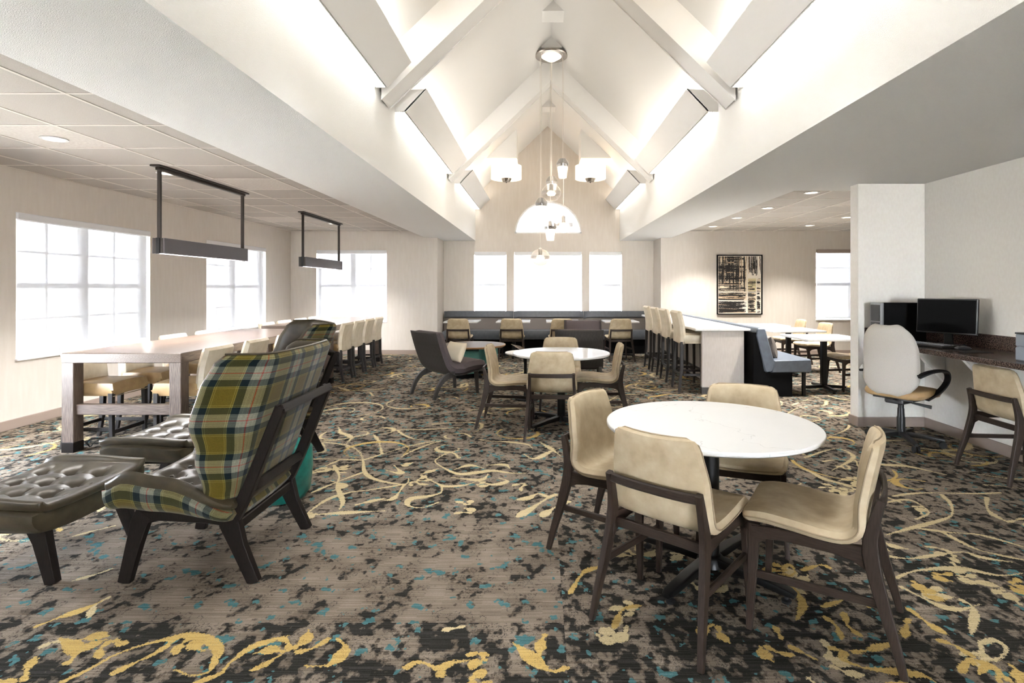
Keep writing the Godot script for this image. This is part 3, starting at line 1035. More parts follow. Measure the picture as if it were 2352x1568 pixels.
func build_walls() -> void:
	var T := 0.18
	var b := mb()
	wall_run(b, false, XL - T, XL, DB - T, D1 + T, 0, 2.75, [[-7.3, -5.4, 0.7, 2.19], [-4.15, -2.25, 0.7, 2.19], [-1.0, 0.9, 0.7, 2.19], [2.36, 4.27, 0.7, 2.19], [5.52, 7.42, 0.7, 2.19], [8.67, 10.54, 0.7, 2.19]])
	structure("wall_left", b, M.wallpaper)
	b = mb()
	wall_run(b, true, D1, D1 + T, XL, -2.195, 0, 2.75, [[-4.77, -3.275, 0.71, 2.225]])
	b.box(at(-2.195 - 0.09, 1.375, (D1 + T + D2 + T) / 2), Vector3(0.18, 2.75, D2 - D1))
	structure("wall_back_left", b, M.wallpaper)
	b = mb()
	wall_run(b, true, D2, D2 + T, -2.195, 2.57, 0, 2.655, [[-1.502, -0.77, 0.72, 2.24], [-0.593, 0.939, 0.72, 2.24], [1.116, 1.85, 0.72, 2.24]])
	var poly := PackedVector2Array([Vector2(-1.6, 2.655)])
	var ac := 0.178
	var ar := 0.762
	for i in 25:
		var a := PI - PI * i / 24.0
		poly.append(Vector2(ac + ar * cos(a), 2.655 + ar * 0.955 * sin(a)))
	poly.append(Vector2(1.93, 2.655))
	poly.append(Vector2(1.93, roof_y(1.93) + 0.06))
	poly.append(Vector2(XC, RIDGE + 0.06))
	poly.append(Vector2(-1.6, roof_y(-1.6) + 0.06))
	b.prism(poly, D2, D2 + T, ALONG_D)
	structure("wall_back", b, M.wallpaper)
	b = mb()
	wall_run(b, true, D1, D1 + T, 2.57, XR, 0, 2.75, [[5.88, 7.42, 0.75, 2.24]])
	b.box(at(2.57 + 0.09, 1.375, (D1 + T + D2 + T) / 2), Vector3(0.18, 2.75, D2 - D1))
	structure("wall_back_right", b, M.wallpaper)
	b = mb()
	wall_run(b, false, XR, XR + T, 5.58, D1 + T, 0, 2.75, [[7.0, 8.9, 0.75, 2.2]])
	structure("wall_right", b, M.wallpaper)
	b = mb()
	b.box(at((3.26 + XR) / 2, 1.37, 5.65), Vector3(XR - 3.26, 2.74, 0.14))
	b.box(at(XD + 0.09, 1.37, (DB + 5.6) / 2), Vector3(0.18, 2.74, 5.6 - DB))
	structure("wall_desk", b, M.wallpaper_pale)
	b = mb()
	wall_run(b, true, DB - T, DB, XL, XD + T, 0, 2.75, [[2.2, 3.7, 0.05, 2.45]] if BACK_W > 0.5 else [])
	b.prism(PackedVector2Array([Vector2(-2.6, 2.75), Vector2(2.9, 2.75), Vector2(1.93, roof_y(1.93) + 0.06), Vector2(XC, RIDGE + 0.06), Vector2(-1.6, roof_y(-1.6) + 0.06)]), DB - T, DB, ALONG_D)
	structure("wall_front", b, M.wallpaper_pale)
	# baseboards
	var bh := 0.098
	b = mb()
	b.box(at(XL + 0.008, bh / 2, (DB + D1) / 2), Vector3(0.016, bh, D1 - DB), 0.003)
	structure("baseboard_left", b, M.baseboard)
	b = mb()
	b.box(at((XL - 2.195) / 2, bh / 2, D1 - 0.008), Vector3(-2.195 - XL, bh, 0.016), 0.003)
	b.box(at(-2.187, bh / 2, (D1 + D2) / 2), Vector3(0.016, bh, D2 - D1), 0.003)
	structure("baseboard_back_left", b, M.baseboard)
	b = mb()
	b.box(at((2.57 + XR) / 2, bh / 2, D1 - 0.008), Vector3(XR - 2.57, bh, 0.016), 0.003)
	structure("baseboard_back_right", b, M.baseboard)
	b = mb()
	b.box(at((3.245 + XD) / 2, bh / 2, 5.572), Vector3(XD - 3.245, bh, 0.016), 0.003)
	b.box(at(3.252, bh / 2, 5.65), Vector3(0.016, bh, 0.16), 0.003)
	b.box(at(XD - 0.008, bh / 2, (DB + 5.56) / 2), Vector3(0.016, bh, 5.56 - DB), 0.003)
	structure("baseboard_desk", b, M.baseboard)

func build_ceiling() -> void:
	# lid over the aisles
	var b := mb()
	b.box(at((XL + BL0) / 2, 2.72, (DB + D1) / 2), Vector3(BL0 - XL, 0.1, D1 - DB + 0.3))
	b.box(at((BR1 + XR) / 2, 2.72, (5.6 + D1) / 2), Vector3(XR - BR1, 0.1, D1 - 5.6 + 0.3))
	structure("ceiling", b, M.paint_white)
	# hollow beams on both sides of the vault, the right one widening over the desk
	b = mb()
	b.prism(PackedVector2Array([Vector2(BL0, SOF), Vector2(BL1, SOF), Vector2(BL1, roof_y(BL1) + 0.1), Vector2(BL0, 2.78)]), DB, D2 + 0.02, ALONG_D)
	structure("beam_left", b, M.plaster_white)
	b = mb()
	b.prism(PackedVector2Array([Vector2(BR0, SOF), Vector2(BR1, SOF), Vector2(BR1, 2.78), Vector2(BR0, roof_y(BR0) + 0.1)]), DB, D2 + 0.02, ALONG_D)
	structure("beam_right", b, M.plaster_white)
	b = mb()
	b.box(at((BR1 + XD) / 2 + 0.05, (SOF + 2.78) / 2, (DB + 5.98) / 2), Vector3(XD - BR1 + 0.1, 2.78 - SOF, 5.98 - DB))
	b.box(at((XD + XR) / 2, (SOF + 2.78) / 2, 5.83), Vector3(XR - XD, 2.78 - SOF, 0.3))
	structure("ceiling_soffit", b, M.plaster_white)
	# the vault
	for s in [-1, 1]:
		b = mb()
		var xe: float = BL1 - 0.13 if s < 0 else BR0 + 0.13
		b.prism(PackedVector2Array([Vector2(XC, RIDGE), Vector2(xe, roof_y(xe)), Vector2(xe, roof_y(xe) + 0.14), Vector2(XC, RIDGE + 0.14)]), DB - 0.1, D2 + 0.15, ALONG_D)
		structure("ceiling_slope", b, M.paint_white)
	# rafters
	var n := 0
	for dr in [[-6.0, -5.72], [-2.35, -2.07], [1.3, 1.58], [4.96, 5.24], [8.6, 8.88]]:
		n += 1
		var o := struct_node("trim_%d" % n)
		var drop := 0.385
		for s in [-1, 1]:
			var xe: float = BL1 + 0.02 if s < 0 else BR0 - 0.02
			b = mb()
			b.prism(PackedVector2Array([Vector2(XC, RIDGE), Vector2(xe, roof_y(xe)), Vector2(xe, roof_y(xe) - drop), Vector2(XC, RIDGE - drop)]), dr[0], dr[1], ALONG_D, 0.004)
			put(b, "rafter", M.paint_white, o)
			b = mb()
			for lip in [dr[0] - 0.006, dr[1] - 0.012]:
				b.prism(PackedVector2Array([Vector2(XC, RIDGE - drop + 0.03), Vector2(xe, roof_y(xe) - drop + 0.03), Vector2(xe, roof_y(xe) - drop - 0.012), Vector2(XC, RIDGE - drop - 0.012)]), lip, lip + 0.018, ALONG_D)
			put(b, "edge_moulding", M.paint_white, o)
	# lay-in tiles of the aisles
	var thick := 0.016
	var meshes := {}
	var aisle := func(x_lines: Array, d_lines: Array, called: String) -> void:
		var g := struct_node(called)
		for i in x_lines.size() - 1:
			for j in d_lines.size() - 1:
				var w: float = x_lines[i + 1] - x_lines[i] - 0.022
				var l: float = d_lines[j + 1] - d_lines[j] - 0.022
				if w < 0.03 or l < 0.03:
					continue
				var plain: bool = (i * 7 + j * 5) % 11 == 3
				var key := "%.3f %.3f %s" % [w, l, plain]
				if not meshes.has(key):
					var t := mb().box(Vector3.ZERO, Vector3(w, thick, l), 0.003).mesh()
					t.surface_set_material(0, M.acoustic_tile_plain if plain else M.acoustic_tile)
					meshes[key] = t
				put_mesh(meshes[key], "ceiling_tile", g, at((x_lines[i] + x_lines[i + 1]) / 2, CEIL + 0.0105, (d_lines[j] + d_lines[j + 1]) / 2))
		var x0: float = x_lines[0]
		var x1: float = x_lines[-1]
		var d0: float = d_lines[0]
		var d1: float = d_lines[-1]
		for x in x_lines:
			put(mb().box(at(clampf(x, x0 + 0.012, x1 - 0.012), CEIL + 0.003, (d0 + d1) / 2), Vector3(0.024, 0.008, d1 - d0)), "grid_bar", M.grid_white, g)
		for d in d_lines:
			put(mb().box(at((x0 + x1) / 2, CEIL + 0.0035, clampf(d, d0 + 0.012, d1 - 0.012)), Vector3(x1 - x0, 0.008, 0.024)), "grid_bar", M.grid_white, g)
	var dl := []
	var d := 3.38 - TILE * 20
	while d < D1 - 0.02:
		if d > DB + 0.05:
			dl.append(d)
		d += TILE
	dl.push_front(DB)
	dl.append(D1)
	aisle.call([XL, -4.93, -4.27, -3.61, -2.95, BL0], dl, "ceiling_left")
	dl = [5.98]
	d = 6.06
	while d < D1 - 0.02:
		if d > 6.02:
			dl.append(d)
		d += TILE
	dl.append(D1)
	aisle.call([BR1, 2.97, 3.63, 4.29, 4.95, 5.61, 6.27, 6.93, 7.59, 8.25, XR], dl, "ceiling_right")
	# boxed-out blocks under the slopes that carry the lamps
	var blocks := struct_node("trim_%d" % (n + 1))
	for q in [[-0.454, -1, 10.8], [0.784, 1, 10.8], [-0.454, -1, 3.2], [0.784, 1, 3.2]]:
		var xi: float = q[0]
		var yb := 3.925
		var xo: float = XC + q[1] * (RIDGE - yb) / SLOPE
		b = mb().prism(PackedVector2Array([Vector2(xi, yb), Vector2(xo, yb), Vector2(xi, roof_y(xi) + 0.01)]), q[2] - 0.3, q[2] + 0.3, ALONG_D)
		put(b, "lamp_block", M.paint_white, blocks)
	for q in [[7.1, 4.955, 0.155], [8.1, 4.93, 0.15], [10.75, 4.94, 0.13]]:
		var hw: float = q[2]
		b = mb().prism(PackedVector2Array([Vector2(XC - hw, q[1]), Vector2(XC + hw, q[1]), Vector2(XC + hw, roof_y(XC + hw) + 0.02), Vector2(XC, RIDGE + 0.02), Vector2(XC - hw, roof_y(XC - hw) + 0.02)]), q[0] - 0.15, q[0] + 0.15, ALONG_D)
		put(b, "ridge_block", M.paint_white, blocks)

# ------------------------------------------------------------------ windows and shades
func window(pos: Vector3, turn: float, w: float, h: float, double: bool, label: String, case_mat: Material, drop := 0.03, plain := false) -> void:
	# local: x along the wall, y up from the sill, z outwards; pos is the middle of the sill on the wall's inner face
	window_count += 1
	var o := struct_node("window_%d" % window_count)
	o.position = pos
	o.rotation.y = turn
	var b := mb()
	var f := 0.05
	var z := 0.12
	b.box(Vector3(-w / 2 + f / 2, h / 2, z), Vector3(f, h, 0.06), 0.006)
	b.box(Vector3(w / 2 - f / 2, h / 2, z), Vector3(f, h, 0.06), 0.006)
	b.box(Vector3(0, f / 2, z), Vector3(w - 2 * f, f, 0.06), 0.006)
	b.box(Vector3(0, h - f / 2, z), Vector3(w - 2 * f, f, 0.06), 0.006)
	put(b, "window_frame", M.vinyl_white, o)
	var halves := [[-w / 2 + f, w / 2 - f]]
	if double:
		put(mb().box(Vector3(0, h / 2, z), Vector3(0.1, h - 2 * f, 0.06), 0.006), "mullion", M.vinyl_white, o)
		halves = [[-w / 2 + f, -0.05], [0.05, w / 2 - f]]
	for q in halves:
		var a: float = q[0]
		var e: float = q[1]
		var mid := (a + e) / 2
		if not plain:
			put(mb().box(Vector3(mid, h * 0.5, z), Vector3(e - a, 0.06, 0.05), 0.006), "meeting_rail", M.vinyl_white, o)
			for s in [0.26, 0.74]:
				put(mb().box(Vector3(mid, h * s, z), Vector3(e - a, 0.02, 0.02), 0.003), "muntin", M.vinyl_white, o)
			for s in [0.0, 1.0]:
				put(mb().box(Vector3(mid, h * (0.26 + 0.48 * s), z + 0.001), Vector3(0.02, h * 0.46, 0.02), 0.003), "muntin", M.vinyl_white, o)
		put(mb().box(Vector3(mid, h / 2, z + 0.02), Vector3(e - a, h - 2 * f, 0.006)), "pane", M.pane, o)
	put(mb().box(Vector3(0, -0.012, 0.04), Vector3(w + 0.02, 0.024, 0.13), 0.005), "window_sill", M.vinyl_white, o)
	if label == "":
		return
	var s := thing("roller_shade", label, "window shade", pos, turn, "roller shades at the windows")
	put(mb().box(Vector3(0, h - 0.038, 0.022), Vector3(w - 0.008, 0.075, 0.075), 0.008), "shade_case", case_mat, s)
	var cloth := QuadMesh.new()
	cloth.size = Vector2(w - 0.05, h - 0.07 - drop)
	cloth.material = M.shade_cloth
	put_mesh(cloth, "shade_cloth", s, Vector3(0, (h - 0.07 + drop) / 2, 0.03), Basis(Vector3.UP, PI))
	put(mb().box(Vector3(0, drop, 0.03), Vector3(w - 0.05, 0.022, 0.01), 0.003), "hem_bar", M.vinyl_white, s)
	var chain := []
	for i in 13:
		chain.append(Vector3(w / 2 - 0.012 - (0.006 if i > 6 else 0.0), h - 0.08 - (h * 0.62) * (1.0 - absf(i - 6.0) / 6.0), 0.012))
	put(mb().tube(chain, 0.002, 5), "pull_chain", M.cord_white, s)

func build_windows() -> void:
	window(at(XL, 0.7, 6.47), -PI / 2, 1.90, 1.49, true, "wide roller shade over the left wall window nearest the plaid chair", M.shade_case)
	window(at(XL, 0.7, 9.605), -PI / 2, 1.87, 1.49, true, "roller shade on the left wall beyond the first hanging bar lamp", M.shade_case)
	window(at(XL, 0.7, 3.315), -PI / 2, 1.91, 1.49, true, "half-drawn roller shade on the left wall just outside the picture", M.shade_case, 0.38)
	window(at(XL, 0.7, -0.05), -PI / 2, 1.90, 1.49, true, "roller shade on the left wall behind the viewer", M.shade_case)
	window(at(XL, 0.7, -3.2), -PI / 2, 1.90, 1.49, true, "roller shade on the left wall far behind the viewer", M.shade_case)
	window(at(XL, 0.7, -6.35), -PI / 2, 1.90, 1.49, true, "roller shade on the left wall farthest behind the viewer", M.shade_case)
	window(at(-4.0225, 0.71, D1), PI, 1.495, 1.515, true, "roller shade on the back wall behind the second hanging bar lamp", M.shade_case)
	window(at(-1.136, 0.72, D2), PI, 0.732, 1.52, false, "narrow roller shade left of the middle window above the grey banquette", M.shade_case, 0.03)
	window(at(0.173, 0.72, D2), PI, 1.532, 1.52, false, "wide middle roller shade above the grey banquette", M.shade_case, 0.03, true)
	window(at(1.483, 0.72, D2), PI, 0.734, 1.52, false, "narrow roller shade right of the middle window above the grey banquette", M.shade_case, 0.03)
	window(at(6.65, 0.75, D1), PI, 1.54, 1.49, false, "roller shade with a tan case on the back wall beside the pillar", M.baseboard)
	window(at(XR, 0.75, 7.95), PI / 2, 1.9, 1.45, true, "roller shade on the far right wall beyond the pillar", M.shade_case)
	if BACK_W > 0.5:
		window(at(2.95, 0.05, DB), 0.0, 1.5, 2.4, true, "", M.shade_case)
	# half-round window in the gable
	window_count += 1
	var o := struct_node("window_%d" % window_count)
	o.position = at(0.178, 2.655, D2)
	var R := 0.762
	var k := 0.955
	var b := mb()
	var loops := []
	for i in 33:
		var a := PI * i / 32.0
		var L := PackedVector3Array()
		for q in [[R, -0.01], [R, -0.15], [R - 0.035, -0.15], [R - 0.035, -0.01]]:
			L.append(Vector3(q[0] * cos(a), q[0] * sin(a) * k, q[1]))
		loops.append(L)
	b.loft(loops)
	b.box(Vector3(0, 0.0175, -0.08), Vector3(2 * R, 0.035, 0.14))
	put(b, "window_frame", M.vinyl_white, o)
	for x in [-0.28, 0.28]:
		put(mb().box(Vector3(x, 0.32, -0.12), Vector3(0.02, 0.62, 0.02)), "muntin", M.vinyl_white, o)
	put(mb().box(Vector3(0, 0.27, -0.12), Vector3(1.38, 0.02, 0.02)), "muntin", M.vinyl_white, o)
	var poly := PackedVector2Array()
	for i in 25:
		var a := PI * i / 24.0
		poly.append(Vector2((R - 0.03) * cos(a), (R - 0.03) * sin(a) * k))
	put(mb().prism(poly, 0.12, 0.125, ALONG_D), "pane", M.pane, o)
	# its fixed shade: one sheet of the same cloth
	var sh := thing("arched_shade", "half-round white shade in the arched gable window", "window shade", at(0.178, 2.655, D2))
	var st := SurfaceTool.new()
	st.begin(Mesh.PRIMITIVE_TRIANGLES)
	for i in 24:
		for v in [Vector2.ZERO, poly[i + 1], poly[i]]:
			st.set_normal(Vector3(0, 0, 1))
			st.add_vertex(Vector3(v.x, v.y + 0.02, -0.05))
	var cloth := st.commit()
	cloth.surface_set_material(0, M.shade_cloth_clear)
	put_mesh(cloth, "shade_cloth", sh)

# ------------------------------------------------------------------ lamps
func area_up(parent: Node3D, pos: Vector3, sx: float, sz: float, energy: float, col: Color, up := true) -> void:
	var l := AreaLight3D.new()
	l.name = "area_light"
	l.area_size = Vector2(sx, sz)
	l.light_energy = energy
	l.light_color = col
	l.shadow_enabled = true
	l.area_range = 20.0
	l.basis = Basis(Vector3(1, 0, 0), Vector3(0, 0, 1), Vector3(0, -1, 0)) if up else Basis(Vector3(1, 0, 0), Vector3(0, 0, -1), Vector3(0, 1, 0))
	l.position = pos
	parent.add_child(l, true)

func omni(parent: Node3D, pos: Vector3, energy: float, col: Color, size := 0.04) -> void:
	var l := OmniLight3D.new()
	l.name = "lamp_light"
	l.light_energy = energy
	l.light_color = col
	l.light_size = size
	l.omni_range = 20.0
	l.omni_attenuation = 2.0
	l.shadow_enabled = true
	l.position = pos
	parent.add_child(l, true)

func build_coves() -> void:
	var segs := [[-5.6, -2.45], [-2.0, 1.25], [1.66, 4.84], [5.5, 8.5], [9.28, D2 - 0.005]]
	var names := ["far behind the viewer", "behind the viewer", "nearest the viewer", "between the two visible rafters", "next to the gable wall"]
	for s in [-1, 1]:
		for i in segs.size():
			var d0: float = segs[i][0]
			var d1: float = segs[i][1]
			var x0: float = BL1 if s < 0 else BR0
			var k: float = 1.0 if s < 0 else -1.0
			var o := thing("cove_light", "white slanted cove light box on the %s beam %s" % ["left" if s < 0 else "right", names[i]], "cove light", at(x0, 3.2, (d0 + d1) / 2), 0.0, "cove light boxes along the beams")
			var L := d1 - d0
			var share: float = [0.1, 0.2, 0.95, 0.65, 0.2][i]  # the boxes behind the viewer are dimmed
			var H := L / 2
			put(mb().prism(PackedVector2Array([Vector2(k * 0.113, 0.0), Vector2(k * 0.325, 0.225), Vector2(k * 0.31, 0.238), Vector2(k * 0.096, 0.012)]), -H, H, ALONG_D, 0.002), "front_panel", M.paint_white, o)
			for e in [-H + 0.006, H - 0.006]:
				put(mb().prism(PackedVector2Array([Vector2(k * 0.002, 0.0), Vector2(k * 0.105, 0.0), Vector2(k * 0.318, 0.228), Vector2(k * 0.1, 0.222), Vector2(k * 0.002, 0.12)]), e - 0.006, e + 0.006, ALONG_D), "end_plate", M.paint_white, o)
			for j in 5:
				put(mb().box(Vector3(k * (0.012 + 0.022 * j), 0.004, 0), Vector3(0.005, 0.018, L - 0.03)), "louvre_blade", M.paint_white, o)
			put(mb().box(Vector3(k * 0.054, 0.03, 0), Vector3(0.1, 0.006, L - 0.03)), "louvre_diffuser", M.louvre_glow, o)
			put(mb().tube([Vector3(k * 0.1, 0.075, -H + 0.06), Vector3(k * 0.1, 0.075, H - 0.06)], 0.014, 10), "lamp_tube", M.tube_glow, o)
			area_up(o, Vector3(k * 0.1, 0.095, 0), 0.05, L - 0.12, COVE_E * L * share, Color(1.0, 0.99, 0.97))
			area_up(o, Vector3(k * 0.054, 0.022, 0), 0.09, L - 0.05, DOWN_E * L * share, Color(0.97, 0.99, 1.0), false)

func build_downlights() -> void:
	var spots := [[-3.93, 4.4, "recessed downlight in the left ceiling nearest the viewer"], [-3.93, 5.72, "recessed downlight just beyond the near end of the first bar lamp"], [-3.88, 10.2, "recessed downlight over the far end of the second bar lamp"],
		[3.43, 6.88, "recessed downlight at the edge of the soffit over the booth"], [3.43, 8.21, "recessed downlight second from the soffit in the row beside the beam"], [3.38, 9.36, "recessed downlight third from the soffit in the row beside the beam"],
		[3.38, 10.65, "recessed downlight in the beam row next to the back wall"], [5.24, 9.3, "recessed downlight half hidden by the pillar"], [5.19, 10.5, "recessed downlight in front of the framed picture wall"],
		[-3.93, 1.8, "recessed downlight in the left ceiling beside the viewer"], [-3.93, -1.2, "recessed downlight in the left ceiling behind the viewer"]]
	var proto: Node3D = null
	for q in spots:
		var pos := at(q[0], CEIL, q[1])
		if proto == null:
			proto = thing("downlight", q[2], "downlight", pos, 0.0, "recessed ceiling downlights")
			proto.set_meta("base_name", "downlight")
			put(mb().lathe([Vector2(0.066, 0.0), Vector2(0.092, 0.0), Vector2(0.094, -0.006), Vector2(0.07, -0.008), Vector2(0.066, -0.002), Vector2(0.066, 0.0)], 32), "trim_ring", M.vinyl_white, proto)
			put(mb().lathe([Vector2(0.0, -0.001), Vector2(0.067, -0.001), Vector2(0.067, 0.002), Vector2(0.0, 0.002)], 28), "lamp_lens", M.downlight_glow, proto)
			var l := SpotLight3D.new()
			l.name = "spot_light"
			l.light_energy = SPOT_E
			l.light_color = Color(1.0, 0.98, 0.95)
			l.light_size = 0.06
			l.spot_angle = 52.0
			l.spot_angle_attenuation = 0.9
			l.spot_range = 20.0
			l.spot_attenuation = 2.0
			l.shadow_enabled = true
			l.position = Vector3(0, -0.012, 0)
			l.rotation.x = -PI / 2
			proto.add_child(l)
		else:
			copy(proto, q[2], pos, 0.0)
		# the row over the booth is turned up, the row over the communal tables down
		var made: Node3D = get_child(get_child_count() - 1)
		(made.get_node("spot_light") as SpotLight3D).light_energy = SPOT_E * (1.0 if q[0] > 0.0 else 0.35)

func build_bar_lamps() -> void:
	var proto: Node3D = null
	for q in [[5.36, 6.9, "long bronze bar lamp hanging over the nearer communal table"], [8.61, 10.19, "bronze bar lamp hanging over the farther communal table"]]:
		var L: float = q[1] - q[0]
		var o := thing("bar_pendant", q[2], "pendant lamp", at(-3.765, CEIL, (q[0] + q[1]) / 2), 0.0, "bar lamps over the communal tables")
		var H := L / 2
		put(mb().box(Vector3(0, -0.008, 0), Vector3(0.1, 0.016, L + 0.1), 0.003), "ceiling_plate", M.bronze_metal, o)
		put(mb().box(Vector3(0, -0.03, 0), Vector3(0.045, 0.03, L + 0.02), 0.004), "ceiling_rail", M.bronze_metal, o)
		for e in [-1, 1]:
			put(mb().box(Vector3(0, -0.39, e * (H - 0.02)), Vector3(0.036, 0.7, 0.024), 0.004), "hanging_post", M.bronze_metal, o)
		put(mb().box(Vector3(0.054, -0.79, 0), Vector3(0.012, 0.155, L), 0.003), "side_plate", M.bronze_face, o)
		put(mb().box(Vector3(-0.054, -0.79, 0), Vector3(0.012, 0.155, L), 0.003), "side_plate", M.bronze_face, o)
		put(mb().box(Vector3(0, -0.722, 0), Vector3(0.096, 0.012, L), 0.002), "top_plate", M.bronze_metal, o)
		for e in [-1, 1]:
			put(mb().box(Vector3(0, -0.79, e * (H - 0.006)), Vector3(0.097, 0.152, 0.012), 0.002), "end_cap", M.bronze_metal, o)
			put(mb().box(Vector3(0, -0.79, e * (H + 0.003)), Vector3(0.04, 0.158, 0.008), 0.002), "end_strap", M.black_metal, o)
		put(mb().box(Vector3(0, -0.815, 0), Vector3(0.094, 0.01, L - 0.03)), "lamp_diffuser", M.strip_glow, o)
		area_up(o, Vector3(0, -0.823, 0), 0.08, L - 0.05, BAR_E, Color(1.0, 1.0, 1.0), false)

func build_drums() -> void:
	for q in [[-0.674, "white drum lamp under the left slope of the vault", 10.8], [0.994, "white drum lamp under the right slope of the vault", 10.8],
		[-0.674, "white drum lamp over the viewer under the left slope", 3.2], [0.994, "white drum lamp over the viewer under the right slope", 3.2]]:
		var o := thing("drum_lamp", q[1], "ceiling lamp", at(q[0], 3.925, q[2]), 0.0, "drum lamps under the vault")
		put(mb().lathe([Vector2(0, 0), Vector2(0.066, 0), Vector2(0.066, -0.016), Vector2(0.05, -0.03), Vector2(0, -0.03)], 24), "canopy", M.steel, o)
		put(mb().tube([Vector3(0, -0.03, 0), Vector3(0, -0.42, 0)], 0.012, 8), "stem", M.steel, o)
		put(mb().lathe([Vector2(0.3, -0.09), Vector2(0.302, -0.09), Vector2(0.302, -0.345), Vector2(0.3, -0.345), Vector2(0.3, -0.09)], 48), "lamp_shade", M.drum_glow, o)
		put(mb().lathe([Vector2(0, -0.333), Vector2(0.297, -0.333), Vector2(0.297, -0.34), Vector2(0, -0.34)], 48), "lamp_diffuser", M.drum_glow, o)
		put(mb().lathe([Vector2(0, -0.34), Vector2(0.105, -0.34), Vector2(0.075, -0.4), Vector2(0.02, -0.41), Vector2(0.012, -0.425), Vector2(0, -0.428)], 24), "finial", M.steel, o)
		omni(o, Vector3(0, -0.06, 0), DRUM_E, Color(1.0, 0.86, 0.66), 0.05)
		var l := SpotLight3D.new()
		l.name = "spot_light"
		l.light_energy = DRUM_DOWN
		l.light_color = Color(0.98, 0.99, 1.0)
		l.light_size = 0.25
		l.spot_angle = 44.0
		l.spot_angle_attenuation = 0.6
		l.spot_range = 20.0
		l.spot_attenuation = 2.0
		l.shadow_enabled = true
		l.position = Vector3(0, -0.44, 0)
		l.rotation.x = -PI / 2
		o.add_child(l)

func build_pendants() -> void:
	var k := 0.00648
	var top := at(XC, 4.93, 8.1)
	var o := thing("pendant_canopy", "brushed metal canopy dish at the ridge holding seven pendant cords", "lamp canopy", top)
	put(mb().lathe([Vector2(0, 0), Vector2(0.12, 0), Vector2(0.24, -0.04), Vector2(0.248, -0.06), Vector2(0.235, -0.072), Vector2(0, -0.066)], 48), "dish", M.steel, o)
	put(mb().lathe([Vector2(0, -0.066), Vector2(0.15, -0.072), Vector2(0.06, -0.13), Vector2(0, -0.14)], 36), "lamp_lens", M.frosted_glow, o)
	# x pixel, y pixel of the middle, kind, offset in depth, words
	var list := [
		[1241, 590, "globe", 0.06, "clear glass globe pendant hanging lowest of the cluster"],
		[1291.5, 390, "cone", -0.1, "tapered glass pendant hanging highest of the cluster"],
		[1268, 422, "cone", 0.16, "tapered glass pendant just above the upper globe"],
		[1266, 444, "globe", -0.05, "clear glass globe pendant at the top of the arched window"],
		[1243.5, 480, "cone", -0.14, "small tapered glass pendant at the left of the cluster before the arch"],
		[1295, 514, "globe", 0.1, "clear glass globe pendant at the right of the cluster before the arch"],
		[1264, 530, "cone", 0.0, "tapered glass pendant at the foot of the arched window"]]
	for q in list:
		var p := at((q[0] - 1241) * k, 1.42 + (661 - q[1]) * k, 8.1 + q[3])
		var g := thing("glass_pendant", q[4], "pendant lamp", p, 0.0, "glass pendants of the cluster")
		if q[2] == "globe":
			var outer := []
			for i in 17:
				var a := -PI / 2 + PI * i / 16.0
				outer.append(Vector2(maxf(0.0, 0.145 * cos(a)), 0.128 * sin(a)))
			outer[0].x = 0.0
			outer[16].x = 0.0
			put(mb().lathe(outer, 36), "glass_globe", M.pendant_glass, g)
			put(mb().lathe([Vector2(0.1435, 0.016), Vector2(0.1452, -0.004), Vector2(0.1438, -0.022), Vector2(0.141, -0.022), Vector2(0.1425, -0.004), Vector2(0.141, 0.016), Vector2(0.1435, 0.016)], 36), "smoky_band", M.pendant_smoke, g)
			put(mb().lathe([Vector2(0, -0.045), Vector2(0.05, -0.04), Vector2(0.068, -0.01), Vector2(0.05, 0.025), Vector2(0.0, 0.03)], 20), "bulb", M.bulb_glow, g)
			put(mb().lathe([Vector2(0, 0.03), Vector2(0.03, 0.03), Vector2(0.03, 0.12), Vector2(0.016, 0.14), Vector2(0, 0.14)], 16), "socket", M.chrome, g)
			omni(g, Vector3(0, -0.01, 0), GLASS_E, Color(1.0, 0.95, 0.88), 0.03)
		else:
			put(mb().lathe([Vector2(0, 0.15), Vector2(0.05, 0.14), Vector2(0.092, 0.08), Vector2(0.094, 0.06), Vector2(0.06, -0.145), Vector2(0.0, -0.15)], 32), "glass_shade", M.pendant_glass, g)
			put(mb().lathe([Vector2(0, 0.02), Vector2(0.075, 0.02), Vector2(0.053, -0.135), Vector2(0, -0.14)], 24), "bulb", M.bulb_glow, g)
			put(mb().lathe([Vector2(0, 0.02), Vector2(0.078, 0.02), Vector2(0.085, 0.06), Vector2(0.03, 0.075), Vector2(0.025, 0.14), Vector2(0, 0.15)], 24), "socket", M.chrome, g)
			omni(g, Vector3(0, -0.05, 0), GLASS_E, Color(1.0, 0.95, 0.88), 0.03)
		put(mb().tube([Vector3(0, 0.13, 0), Vector3(0, top.y - p.y - 0.07, 0)], 0.0035, 6), "cord", M.cord_white, g)

